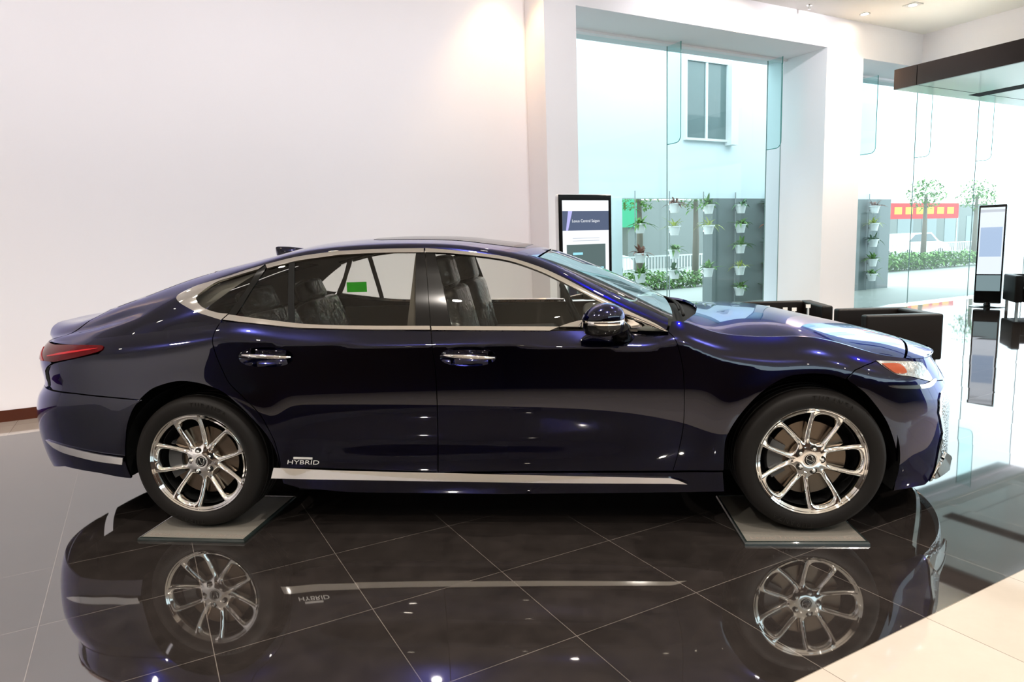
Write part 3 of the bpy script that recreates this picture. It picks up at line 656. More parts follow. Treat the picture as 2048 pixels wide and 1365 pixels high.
def make_wheel(x, sg, rot):
    root = bpy.data.objects.new('wheel', None); COL.objects.link(root); root.parent = CAR; root.location = (x, -.930*sg, ZW); root.empty_display_size = .1
    if sg < 0: root.rotation_euler = (0, 0, PI)
    if not WH:
        t = tyre.build('tyre', RUBBER, root, smooth=True, auto=40)
        # raised side-wall lettering
        lts = []
        for word, a0 in (('TURANZA', 74), ('TURANZA', 254)):
            L_ = MB()
            for i, ch in enumerate(word):
                me = text_mesh(ch, .036, .0012); a = math.radians(a0+16-i*5.4)
                for_v = [Vector(q.co) for q in me.vertices]; R_ = RW+.052
                M_ = Matrix.Translation((R_*math.cos(a), -.0148, R_*math.sin(a)))@Matrix.Rotation(-(a-PI/2), 4, 'Y')@Matrix.Rotation(PI/2, 4, 'X')
                L_.add([M_@q for q in for_v], [tuple(p.vertices) for p in me.polygons]); bpy.data.meshes.remove(me)
            lts.append(L_.build('tyre_lettering', mat('tyre_letters', (.009, .008, .007), .5, spec=.2), root))
        rm = face.build('rim', CHROME, root, smooth=True, auto=50); b_ = barrel.build('rim_barrel', CHROME, root, smooth=True, auto=40)
        cp = MB().lathe([(.0, -.0255), (.026, -.0255), (.030, -.0265), (.0315, -.029), (.0315, -.04)], 40, 'y').build('centre_cap', BLACKG, root, smooth=True, auto=40)
        rg = MB()
        rg.lathe([(.033, -.028), (.0335, -.0255), (.0305, -.0245), (.030, -.0262)], 40, 'y', closed=True)
        rg.tube([(.0235*math.cos(t), .0245, .0185*math.sin(t)) for t in np.linspace(0, 2*PI, 40, endpoint=False)], .0014, 6, closed=True)
        rg.tube([(.012, .0245, .014), (.004, .0245, .008), (-.010, .0245, -.009), (-.006, .0245, -.0125), (.018, .0245, -.0118)], .0016, 6)
        em = rg.build('cap_emblem', CHROME, root, smooth=True)
        nuts = MB()
        parts = [t]+lts+[rm, b_, cp, em]
        for i in range(5):
            a = math.radians(36+72*i); nb = MB(); c_ = (.057*math.cos(a), .0, .057*math.sin(a))
            nb.lathe([(.0, -.017), (.005, -.0175), (.0095, -.021), (.0100, -.030)], 6, 'y', c_)
            parts.append(MB().lathe([(.0, -.0285), (.0175, -.0285), (.0185, -.0300), (.0185, -.034)], 24, 'y', c_).build('lug_recess', BLACKG, root, smooth=True, auto=35))
            parts.append(nb.build('lug_nut', SATIN, root, smooth=True, auto=35))
        ds = MB().lathe([(.075, -.060), (.095, -.060), (.096, -.075), (.185, -.075), (.187, -.078), (.187, -.092), (.096, -.094)], 64, 'y')
        parts.append(ds.build('brake_disc', DISC, root, smooth=True, auto=35))
        cl = MB(); n = 10; v = []
        for i in range(n+1):
            a = math.radians(150+60*i/n)
            for (r, y) in ((.125, .056), (.198, .056), (.204, .075), (.204, .112), (.125, .112)): v.append((r*math.cos(a), y, r*math.sin(a)))
        cl.add(v, [(i*5+k, i*5+(k+1) % 5, (i+1)*5+(k+1) % 5, (i+1)*5+k) for i in range(n) for k in range(5)]+[(0, 1, 2, 3, 4), tuple(range(n*5, n*5+5))])
        parts.append(cl.build('brake_caliper', mat('caliper_grey', (.05, .05, .05), .4), root, smooth=True, auto=40))
        bk = MB().lathe([(.0, -.16), (.235, -.15), (.24, -.05), (.235, -.049)], 48, 'y'); parts.append(bk.build('dust_shield', BLACKM, root))
        WH['p'] = parts
        new = parts
    else:
        new = []
        for o in WH['p']:
            c = o.copy(); COL.objects.link(c); c.parent = root; new.append(c)
    for o in new:
        if o.name.split('.')[0] not in ('brake_caliper', 'tyre', 'tyre_lettering'): o.rotation_euler = (0, math.radians(rot), 0)
    return root
# angle: a pair of spokes sits at these clock angles (from straight up, clockwise)
make_wheel(3.125, 1, -90+(-18)); make_wheel(0., 1, -90+24); make_wheel(3.125, -1, -70); make_wheel(0., -1, -50)

# ---- wheel housings, inner shell
for cx in (0., 3.125):
    for sg in (1, -1):
        w = MB(); n = 40; v = []
        for i in range(n+1):
            a = math.radians((-22 if cx > 1 else -10)+((207 if cx > 1 else 202)*i/n))
            for y in (-.895, -.60): v.append((cx+.425*math.cos(a), sg*y, ZW+.425*math.sin(a)*.98))
        v.append((cx, sg*-.60, ZW)); c = len(v)-1
        w.add(v, [(2*i, 2*i+1, 2*i+3, 2*i+2) for i in range(n)]+[(2*i+1, c, 2*i+3) for i in range(n)])
        w.build('wheel_arch_liner', BLACKM, CAR, smooth=False, recalc=False)
def off_surface(lo, dz=-.035): return patch_data(A, [lo], h=(.06, .05), off=dz, flange=0)
ub = MB()  # dark boxes added inside the body to block light
ub.box((-.9, -.58, .22), (3.80, .58, .78)); ub.box((.50, -.84, .20), (2.62, .84, .60)); 
ub.build('underbody_light_block', BLACKM, CAR)
shellA = [(.47, .24), (2.66, .24), (2.66, .9), (2.9, .93), (3.3, .88), (3.55, .80), (3.55, .60), (3.70, .30), (3.9, .20), (4.08, .14), (4.08, .74), (3.9, .76), (3.5, .83), (3.3, .88), (2.9, .94), (2.55, 1.0), (2.3, 1.0), (1.2, 1.02), (.5, 1.05), (.1, 1.07), (-.3, 1.03), (-.8, .98), (-1.17, .95), (-1.17, .42), (-1.0, .42), (-.55, .40), (-.46, .5), (-.35, .75), (0, .86), (.35, .75), (.47, .5)]
patch_obj('inner_shell', [off_surface(shellA)], BLACKM, CAR)
# ---- cabin
patch_obj('headliner', [patch_data(U, [ulin(.15, 1.75, 3.7)+[(1.75, 7), (.15, 7)]], h=(.08, .05), vs=.2, off=-.035, flange=0)], HEADL, CAR, mirror=True)
cl_ = MB(); cl_.box((-.2, -.80, .80), (2.35, .80, .82)); cl_.build('cabin_floor', TRIMIN, CAR)
for sg in (1, -1):
    dt = MB(); dt.box((.25, sg*-.83-.015, .78), (2.3, sg*-.83+.015, 1.035)); dt.build('door_card', TRIMIN, CAR)
    for px_ in ([(842, 500), (846, 500), (858, 660), (850, 660)],):
        pass
    bp_ = patch_obj('pillar_trim', [patch_data(U, [[(1.13, 0), (1.34, 0), (1.24, 3), (1.16, 3)]], h=(.05, .05), vs=.13, off=-.03, flange=.03)], TRIMIN, CAR, both=False)[0]
    if sg < 0:
        bp_.scale = (1, -1, 1)
    cp_ = patch_obj('pillar_trim', [patch_data(U, [[(-.4, .3), (.02, .3), (-.02, 1.2), (.28, 3), (.28, 4.2), (-.4, 4.2)]], h=(.05, .05), vs=.13, off=-.04, flange=0)], HEADL, CAR, both=False)[0]
    if sg < 0: cp_.scale = (1, -1, 1)
SEAT = mat('seat_leather', (.035, .028, .022), .5)
FILM = glass('plastic_film', (.80, .80, .78), .10, 2.0)
def film_bump(m):
    nt = m.node_tree; g = [n for n in nt.nodes if n.type == 'BSDF_GLOSSY'][0]; n = nt.nodes.new('ShaderNodeTexNoise'); n.inputs['Scale'].default_value = 9; n.inputs['Distortion'].default_value = 2.5; n.inputs['Detail'].default_value = 3
    b = nt.nodes.new('ShaderNodeBump'); b.inputs['Strength'].default_value = .9; b.inputs['Distance'].default_value = .05; t = nt.nodes.new('ShaderNodeTexCoord')
    nt.links.new(t.outputs['Object'], n.inputs['Vector']); nt.links.new(n.outputs['Fac'], b.inputs['Height']); nt.links.new(b.outputs['Normal'], g.inputs['Normal'])
film_bump(FILM)
def seat(x, y, lean, w=.50, hs=1.):
    M_ = Matrix.Translation((x, y, .80))@Matrix.Rotation(math.radians(-lean), 4, 'Y')@Matrix.Diagonal((1, 1, hs, 1))
    root = MB().rbox((-.05, -w/2, -.05), (.09, w/2, .50), .045, 4, M_).build('seat', SEAT, CAR, smooth=True, auto=60)
    MB().rbox((-.035, -.13, .53), (.075, .13, .71), .04, 4, M_).build('headrest', SEAT, root, smooth=True, auto=60)
    MB().tube([M_@Vector((.02, -.05, .45)), M_@Vector((.02, -.05, .56))], .008).tube([M_@Vector((.02, .05, .45)), M_@Vector((.02, .05, .56))], .008).build('headrest_post', SATIN, root, smooth=True)
    MB().rbox((-.065, -w/2-.015, -.06), (.105, w/2+.015, .52), .05, 4, M_).rbox((-.05, -.145, .51), (.09, .145, .73), .045, 4, M_).build('plastic_cover', FILM, root, smooth=True, auto=60)
    MB().rbox((x+.02, y-w/2, .82), (x+.52, y+w/2, .90), .04, 3).build('seat_cushion', SEAT, root, smooth=True, auto=60)
seat(1.36, -.40, 14, hs=.86); seat(1.36, .40, 14, hs=.86); seat(.30, -.40, 24, hs=.68); seat(.30, .40, 24, hs=.68)
db = MB().rbox((2.05, -.76, .84), (2.55, .76, 1.035), .05, 4); db.build('dashboard', TRIMIN, CAR, smooth=True, auto=60)
sw = MB(); M_ = Matrix.Translation((1.98, .40, 1.02))@Matrix.Rotation(math.radians(66), 4, 'Y')
sw.tube([M_@Vector((.18*math.cos(t), .18*math.sin(t), 0)) for t in np.linspace(0, 2*PI, 40, endpoint=False)], .016, 10, closed=True)
for t in (0, 120, 240): sw.tube([M_@Vector((0, 0, -.02)), M_@Vector((.18*math.cos(math.radians(t)), .18*math.sin(math.radians(t)), 0))], .014)
sw.lathe([(.0, .0), (.0, .0)], 4); sw.build('steering_wheel', BLACKM, CAR, smooth=True)
gs = on_plane(693, 565, (0, 1, 0), .74); gs2 = on_plane(734, 584, (0, 1, 0), .74)
MB().box((gs[0], .74, gs2[2]), (gs2[0], .742, gs[2])).build('green_sticker', glass('sticker_green', (.12, .60, .08), .2, 1.2), CAR)
# ---- badge on the rear door
def place_text(name, s, px0, px1, hpx, yoff, m, parent, shear=.22, ext=.0012):
    q = solve(A, DA, [px0, px1]); a = A(q[0][:1], q[0][1:])[0]; b = A(q[1][:1], q[1][1:])[0]; L = np.linalg.norm(b-a)
    me = text_mesh(s, 1, 0, 'LEFT'); co = np.array([v.co for v in me.vertices]); w = co[:, 0].max()-co[:, 0].min(); hh = co[:, 1].max()-co[:, 1].min(); zpx = hpx*L/abs(px1[0]-px0[0])
    co[:, 0] -= co[:, 0].min(); co[:, 1] -= co[:, 1].min(); d = (b-a)/L
    fs = [tuple(p.vertices) for p in me.polygons]; bpy.data.meshes.remove(me)
    v = []; n = len(co)
    for k, off in ((0, yoff), (1, yoff-.003)):
        for x, y, _ in co: t = x/w*L+shear*y/hh*zpx; v.append((a[0]+d[0]*t, a[1]+d[1]*t-off*0-(.003 if k == 0 else 0), a[2]+d[2]*t+y/hh*zpx))
    me2 = MB().add(v[:n], fs); return me2.build(name, m, parent)
place_text('hybrid_badge', 'HYBRID', (575, 928.5), (638, 929.5), 8.5, 0, mat('badge_silver', (.75, .74, .72), .35, .5), rear_doors[0])
q = solve(A, DA, [(587, 918.5), (625, 919.5), (625, 915.5), (587, 914.5)]); patch_obj('badge_plate', [patch_data(A, [q], h=(.01, .01), off=.003, flange=.003)], MATS['badge_silver'], rear_doors[0], both=False)
# ------------------------------------------------------------------ room frame: a runs along the window wall (right and away), b away from the camera
TH = .592; E1 = np.array([math.cos(TH), math.sin(TH), 0]); E2 = np.array([-math.sin(TH), math.cos(TH), 0])
RM = Matrix(((E1[0], E2[0], 0, 0), (E1[1], E2[1], 0, 0), (0, 0, 1, 0), (0, 0, 0, 1)))
def E(a, b, z): return tuple(E1*a+E2*b+np.array([0, 0, z]))
def rb(lo, hi): return MB().box(lo, hi, RM)
TS, TX, TY = .6017, -.0302, -1.0169
CEIL = 4.85; WB = 3.0; GL = 3.646

def wall_mat(name, col, rough=.75):
    m = mat(name, col, rough, bump=(35, .04, .002)); return m
WHITE = wall_mat('white_plaster', (.90, .87, .90))
CEILM = wall_mat('ceiling_paint', (.86, .84, .80))
def tile_mat(name, c1, c2, mortar, rough, ior, mott=.35):
    m = bpy.data.materials.new(name); m.use_nodes = True; nt = m.node_tree; N = nt.nodes; L = nt.links; p = N['Principled BSDF']
    tc = N.new('ShaderNodeTexCoord'); mp = N.new('ShaderNodeMapping'); mp.vector_type = 'TEXTURE'
    mp.inputs['Location'].default_value = (TX, TY, 0); mp.inputs['Rotation'].default_value = (0, 0, TH); mp.inputs['Scale'].default_value = (TS, TS, TS)
    L.new(tc.outputs['Object'], mp.inputs['Vector'])
    br = N.new('ShaderNodeTexBrick'); br.offset = 0; br.inputs['Scale'].default_value = 1; br.inputs['Brick Width'].default_value = 1; br.inputs['Row Height'].default_value = 1
    br.inputs['Mortar Size'].default_value = .0025; br.inputs['Mortar Smooth'].default_value = 0; br.inputs['Color1'].default_value = (*c1, 1); br.inputs['Color2'].default_value = (*c2, 1); br.inputs['Mortar'].default_value = (*mortar, 1)
    L.new(mp.outputs[0], br.inputs['Vector'])
    nz = N.new('ShaderNodeTexNoise'); nz.inputs['Scale'].default_value = 7; nz.inputs['Detail'].default_value = 8; nz.inputs['Roughness'].default_value = .7; L.new(tc.outputs['Object'], nz.inputs['Vector'])
    mr = N.new('ShaderNodeMapRange'); mr.inputs['From Min'].default_value = .3; mr.inputs['From Max'].default_value = .7; mr.inputs['To Min'].default_value = 1-mott; mr.inputs['To Max'].default_value = 1+mott; L.new(nz.outputs['Fac'], mr.inputs['Value'])
    mx = N.new('ShaderNodeVectorMath'); mx.operation = 'SCALE'; L.new(br.outputs['Color'], mx.inputs[0]); L.new(mr.outputs[0], mx.inputs['Scale']); L.new(mx.outputs[0], p.inputs['Base Color'])
    # every tile lies at its own very slight tilt
    fl = N.new('ShaderNodeVectorMath'); fl.operation = 'FLOOR'; L.new(mp.outputs[0], fl.inputs[0]); wn_ = N.new('ShaderNodeTexWhiteNoise'); wn_.noise_dimensions = '2D'; L.new(fl.outputs[0], wn_.inputs['Vector'])
    sb = N.new('ShaderNodeVectorMath'); sb.operation = 'SUBTRACT'; sb.inputs[1].default_value = (.5, .5, .5); L.new(wn_.outputs['Color'], sb.inputs[0])
    ml = N.new('ShaderNodeVectorMath'); ml.operation = 'MULTIPLY'; ml.inputs[1].default_value = (.005, .005, 0); L.new(sb.outputs[0], ml.inputs[0])
    ge = N.new('ShaderNodeNewGeometry'); ad = N.new('ShaderNodeVectorMath'); ad.operation = 'ADD'; L.new(ml.outputs[0], ad.inputs[0]); L.new(ge.outputs['Normal'], ad.inputs[1])
    nm = N.new('ShaderNodeVectorMath'); nm.operation = 'NORMALIZE'; L.new(ad.outputs[0], nm.inputs[0]); L.new(nm.outputs[0], p.inputs['Normal'])
    p.inputs['Roughness'].default_value = rough; p.inputs['IOR'].default_value = ior
    return m
PANE = glass('window_glass', (.78, .93, .93), 0, 1.30)
DTILE = tile_mat('dark_floor_tile', (.014, .0115, .0105), (.016, .013, .0118), (.10, .085, .075), .03, 3.0)
LTILE = tile_mat('cream_floor_tile', (.30, .265, .225), (.32, .28, .24), (.12, .10, .08), .05, 1.8, .03)

AX0, AX1, BY0 = -8., 19., -12.
def slab(name, a0, a1, b0, b1, z0, z1, m): return struct(rb((a0, b0, z0), (a1, b1, z1)).build(name, m))
slab('floor', AX0, 17.5, -3.232, 2.376, -.1, 0, DTILE)
slab('floor', AX0, 17.5, BY0, -3.232, -.1, 0, LTILE)
slab('floor', AX0, 17.5, 2.376, GL+.05, -.1, 0, LTILE)
slab('ceiling', AX0, 11.66, BY0, GL+.3, CEIL, CEIL+.2, CEILM)
slab('wall_back', AX0, 3.77, WB, WB+.3, 0, CEIL, WHITE)
slab('trim_1', 3.77, 4.225, 2.56, GL+.3, 0, CEIL, WHITE)               # white pier at the end of the back wall
slab('trim_2', 9.145, 10.05, 2.788, GL+.3, 0, CEIL, WHITE)             # bright pier between the two windows
slab('trim_3', 4.225, 9.145, 2.788, GL+.3, 4.38, CEIL, WHITE)          # beam over the left window
slab('trim_4', 10.05, 17.6, 2.788, GL+.3, 4.30, CEIL, WHITE)           # beam over the right window
BB = wall_mat('baseboard_wood', (.075, .018, .008), .25)
slab('baseboard_back', AX0, 3.77, WB-.015, WB, 0, .105, BB)
slab('wall_left', AX0-.3, AX0, -4.8, WB+.3, 0, CEIL, WHITE); slab('wall_left', AX0-.3, AX0, BY0, -4.8, 0, 3.2, wall_mat('dark_wood_panelling', (.03, .016, .009), .3)); slab('wall_left', AX0-.3, AX0, BY0, -4.8, 3.2, CEIL, WHITE)
# wall behind the camera: dark panelling below, plaster above
slab('wall_rear', AX0, 17.5, BY0-.3, BY0, 4.75, CEIL, WHITE); slab('wall_rear', AX0, -2.5, BY0-.3, BY0, 3.2, 4.75, WHITE)
window4 = bpy.data.objects.new('window_4', None); COL.objects.link(window4); window4['kind'] = 'structure'
for a in range(-2, 17, 4): MB().add([E(a-.45, BY0-.1, 3.2), E(a+3.5, BY0-.1, 3.2), E(a+3.5, BY0-.1, 4.75), E(a-.45, BY0-.1, 4.75)], [(0, 1, 2, 3)]).build('pane', PANE, window4)
slab('wall_rear', AX0, 17.5, BY0-.3, BY0, 0, 3.2, wall_mat('dark_wood_panelling', (.03, .016, .009), .3))
# dropped ceiling to the right with its upstand, and the dark framed canopy under it
slab('trim_5', 11.66, 11.8, BY0, 2.788, 3.95, CEIL, WHITE)
slab('ceiling', 11.8, 17.6, BY0, 2.788, 3.95, 4.1, CEILM)
can = empty('ceiling_canopy', 'suspended light canopy with a dark bronze fascia hanging by the right window', 'canopy', E(10.0, -2, 3.68), TH)
FASC = mat('bronze_fascia', (.030, .022, .020), .28, .6)
for b0, b1 in ((2.21-.36, 2.21), (2.21-.365-2.5, 2.21-.365), (-.66-2.6, -.66), (-3.27-3.0, -3.27)):
    MB().box((-.02, b0+2+.003, .0), (.03, b1+2-.003, .30)).build('fascia_panel', FASC, can)
MB().box((.03, -4.2, .0), (4.6, 4.205, .02)).box((.03, -4.2, .02), (1.62, 4.205, .30)).build('canopy_soffit', mat('soffit_panel', (.80, .84, .82), .12, coat=.3), can)
MB().box((1.66, -4.2, -.004), (1.98, 3.98, .0)).build('air_slot', BLACKM, can)
for b in (3.84, 1.35, -1.26): MB().box((.03, b, -.002), (4.6, b+.008, .0)).build('panel_joint', BLACKM, can)
for a, b in ((.8, 2.5), (1.4, -1.5)): MB().tube([(a, b, .3), (a, b, .96 if a < 1.6 else .3)], .012).build('hanger_rod', SATIN, can)

# ---- windows: panes, joints, hanging glass fins
FINM = glass('fin_glass', (.72, .93, .92), 0, 1.35)
JOINT = mat('silicone_joint', (.18, .28, .27), .4); FINEDGE = mat('glass_edge', (.02, .22, .20), .2)
def window(n, panes, zt_, fins):
    root = bpy.data.objects.new('window_%d' % n, None); COL.objects.link(root); root['kind'] = 'structure'; root.location = E(panes[0][0], GL, 0); root.rotation_euler = (0, 0, TH); a00 = panes[0][0]
    for a0, a1 in panes:
        MB().add([(a0-a00+.006, 0, .03), (a1-a00-.006, 0, .03), (a1-a00-.006, 0, zt_), (a0-a00+.006, 0, zt_)], [(0, 1, 2, 3)]).build('pane', PANE, root)
        MB().box((a1-a00-.006, -.006, .03), (a1-a00+.006, .006, zt_)).build('pane_joint', JOINT, root)
    MB().box((0, -.05, 0), (panes[-1][1]-a00, .05, .03)).build('sill_channel', SATIN, root)
    MB().box((0, -.10, zt_), (panes[-1][1]-a00, .045, zt_+.034)).build('head_channel', WHITE, root)
    for a in fins:
        zb = 2.91; d = .30; pts = [(0, zt_), (0, zb), (-.2, zb)]+[(-.2-.1*math.sin(t), zb+.1-.1*math.cos(t)) for t in np.linspace(.2, PI/2, 6)]+[(-d, zt_)]
        fo_ = MB().add([(a-a00, y, z) for y, z in pts], [tuple(range(len(pts)))]).build('glass_fin', FINM, root)
        MB().tube([(a-a00, y, z) for y, z in pts[1:]], .0065, 6).build('fin_edge', FINEDGE, fo_)
window(1, [(4.225, 6.62), (6.62, 8.80), (8.80, 9.145)], 4.345, [6.62, 8.80])
window(2, [(10.05, 13.0), (13.0, 15.2), (15.2, 17.5)], 4.265, [11.30, 13.0, 15.2])
# right-hand glass front of the showroom, seen only in reflections
window3 = bpy.data.objects.new('window_3', None); COL.objects.link(window3); window3['kind'] = 'structure'; window3.location = E(17.5, 0, 0); window3.rotation_euler = (0, 0, TH)
for b in range(-12, 3, 3): MB().add([(0, b+.02, .03), (0, b+2.98, .03), (0, b+2.98, 3.95), (0, b+.02, 3.95)], [(0, 1, 2, 3)]).build('pane', PANE, window3); MB().box((-.03, b-.03, 0), (.03, b+.03, 3.95)).build('mullion', SATIN, window3)

# ---- ceiling lights
GLOW = mat('lamp_glow', (1, 1, 1), .5, emit=(1, .86, .66), estr=28)
FRAMEW = mat('lamp_frame', (.75, .74, .72), .4)
def downlight(a, b, z, power, label, group, warm=(1, .92, .83), size=2.2, rect=False):
    r = empty('ceiling_light', label, 'light', E(a, b, z), TH, group)
    if rect: MB().box((-.10, -.10, -.012), (.10, .10, .0)).build('frame', FRAMEW, r)
    else: MB().lathe([(.05, -.004), (.072, -.012), (.078, -.006), (.078, 0)], 24).build('frame', FRAMEW, r, smooth=True)
    MB().lathe([(0, -.0135 if rect else -.005), (.052, -.0135 if rect else -.005), (.053, 0 if not rect else -.0125)], 24).build('diffuser', GLOW, r)
    ld = bpy.data.lights.new('lamp', 'SPOT'); ld.energy = power; ld.color = warm; ld.spot_size = size; ld.spot_blend = .8; ld.shadow_soft_size = .05
    lo = bpy.data.objects.new('lamp', ld); COL.objects.link(lo); lo.parent = r; lo.location = (0, 0, -.03)
    return r
# --LIGHTS--
r = downlight(7.15*E1[0]+7.12*E1[1], 7.12*E2[1]+7.15*E2[0], CEIL, 160, 'square recessed downlight glowing in the white ceiling at the upper right', None, rect=True)
GRP = 'round downlights spread over the showroom ceiling'
k = 0
for a in (-5.5, -2.5, .5, 3.5, 6.5, 9.5):
    for b in (-9.5, -6.8, -4.1, -1.4):
        downlight(a, b, CEIL, 190, 'round recessed ceiling downlight outside the upper frame edge', GRP)
# wall washers that graze the back wall and the piers
for a, b, w in ((3.35, 2.6, 36), (-3.3, 2.6, 40), (7.2, 2.45, 90), (9.62, 2.50, 170)):
    downlight(a, b, CEIL, w, 'recessed wall washer in the ceiling close to the white wall', 'wall washers along the back wall', warm=(1, .66, .32), size=1.5)
for i_, (a, b, w_) in enumerate(((-5.6, -.2, 60), (-3.2, -.2, 60), (-.8, -.2, 60), (1.6, -.2, 60), (3.9, -.2, 50), (6.2, 1.3, 42), (8.4, 1.3, 42))):  # added spots without known fixtures, brightening the back wall and the beam
    o_ = downlight(a, b, CEIL, w_, 'added unseen ceiling spot tilted to brighten the back wall and beam', 'added tilted spots brightening the back wall', warm=(.98, .94, .99), size=1.9)
    [c_ for c_ in o_.children if c_.type == 'LIGHT'][0].rotation_euler = (math.radians(48 if b < 0 else 62), 0, 0)
sp = empty('sprinkler', 'small metal fire sprinkler head under the white ceiling', 'sprinkler', tuple(on_plane(1619, 10, (0, 0, 1), CEIL)))
MB().lathe([(0, 0), (.045, 0), (.04, -.008), (.012, -.010), (.010, -.05), (0, -.05)], 16).build('escutcheon', SATIN, sp, smooth=True, auto=40)
MB().lathe([(0, -.055), (.022, -.056), (.022, -.06), (0, -.061)], 16).tube([(.015, 0, -.03), (.012, 0, -.056)], .003).tube([(-.015, 0, -.03), (-.012, 0, -.056)], .003).build('deflector', SATIN, sp)

# ---- floor plates under the wheels
PL = mat('brushed_plate', (.20, .185, .16), .30, .4, bump=(90, .12, .001))
FR = mat('plate_frame', (.010, .014, .013), .25, coat=.4)
def plate(name, quad, label):
    q = [on_plane(u, v, (0, 0, 1), .016) for u, v in quad]; c = sum(q)/4
    r = empty(name, label, 'floor plate', (c[0], c[1], 0)); q = [p-[c[0], c[1], 0] for p in q]
    def ring(s, z): return [(p[0]*s, p[1]*s, z) for p in q]
    v = ring(1.0, 0)+ring(1.0, .008)+ring(.985, .016)+ring(.955, .018)+ring(.95, .014)
    f = [(i+4*k, (i+1) % 4+4*k, (i+1) % 4+4*k+4, i+4*k+4) for k in range(4) for i in range(4)]+[(0, 1, 2, 3)]
    MB().add(v, f).build('plate_frame', FR, r)
    o = MB().add(ring(.952, .0165)+ring(.952, .012), [(0, 1, 2, 3), (7, 6, 5, 4)]+[(i, i+4, (i+1) % 4+4, (i+1) % 4) for i in range(4)]).build('plate_surface', PL, r)
    a, b = np.array(q[0]), np.array(q[1]); d = (b-a)/np.linalg.norm(b-a); up = np.array([-d[1], d[0], 0]); L = np.linalg.norm(b-a)
    me = text_mesh('Lexus Trung Tam Sai Gon', .050, 0, 'CENTER'); co = np.array([v.co for v in me.vertices]); m0 = (a+b)/2*1.0+up*.052+d*L*.02
    MB().add([tuple(m0*[1, 1, 0]+d*x+up*y+np.array([0, 0, .0171])) for x, y, _ in co], [tuple(p.vertices) for p in me.polygons]).build('engraved_lettering', mat('engraving', (.16, .13, .11), .6), o)
    bpy.data.meshes.remove(me)
    g1 = a*.95+up*.10; g2 = b*.95+up*.10
    MB().add([tuple(g1*[1, 1, 0]+[0, 0, .0168]), tuple(g2*[1, 1, 0]+[0, 0, .0168]), tuple(g2*[1, 1, 0]+up*.003+[0, 0, .0168]), tuple(g1*[1, 1, 0]+up*.003+[0, 0, .0168])], [(0, 1, 2, 3)]).build('engraved_line', mat('engraving'), o)
    return r
def quadw(pa, pb, pc):  # three picture corners on the floor: near-left, near-right, direction point of the right side
    return None
def plate_quad(nl, nr, fr_dir, depth):
    a = on_plane(*nl, (0, 0, 1), .016); b = on_plane(*nr, (0, 0, 1), .016); d = (b-a)/np.linalg.norm(b-a); up = np.array([-d[1], d[0], 0])
    return [a, b, b+up*depth, a+up*depth]
def plate_w(label, nl, nr, depth=.62):
    Q = plate_quad(nl, nr, None, depth); return plate('wheel_plate', [tuple(proj(p)) for p in Q], label)
plate_w('framed brushed metal floor plate under the rear wheel', (274, 1077), (488, 1082))
plate_w('framed brushed metal floor plate under the front wheel', (1490, 1086), (1741, 1086))

# ---- upright display screens
SCR = lambda n, c=(1, 1, 1), s=1.0: mat(n, (.01, .01, .01), .08, emit=c, estr=.36*s)
def totem(label, a, b, wid, h, rz, screen, base_z=.03):
    r = empty('display_totem', label, 'display screen', E(a, b, 0), rz)
    MB().rbox((-wid/2, -.035, .06), (wid/2, .035, h), .03, 4).build('housing', mat('silver_housing', (.72, .72, .74), .3, .4), r, smooth=True, auto=40)
    MB().rbox((-wid/2+.006, -.041, .08), (wid/2-.006, -.030, h-.008), .005, 2).build('bezel', BLACKG, r)
    b_ = MB(); b_.lathe([(0, .0), (.30, .0), (.29, .012), (.06, .03), (.05, .08), (0, .08)], 40); b_.build('base', BLACKG, r, smooth=True, auto=40)
    screen(r, wid, h); return r
def quad(name, x0, x1, z0, z1, y, m, par): return MB().add([(x0, y, z0), (x1, y, z0), (x1, y, z1), (x0, y, z1)], [(0, 1, 2, 3)]).build(name, m, par)
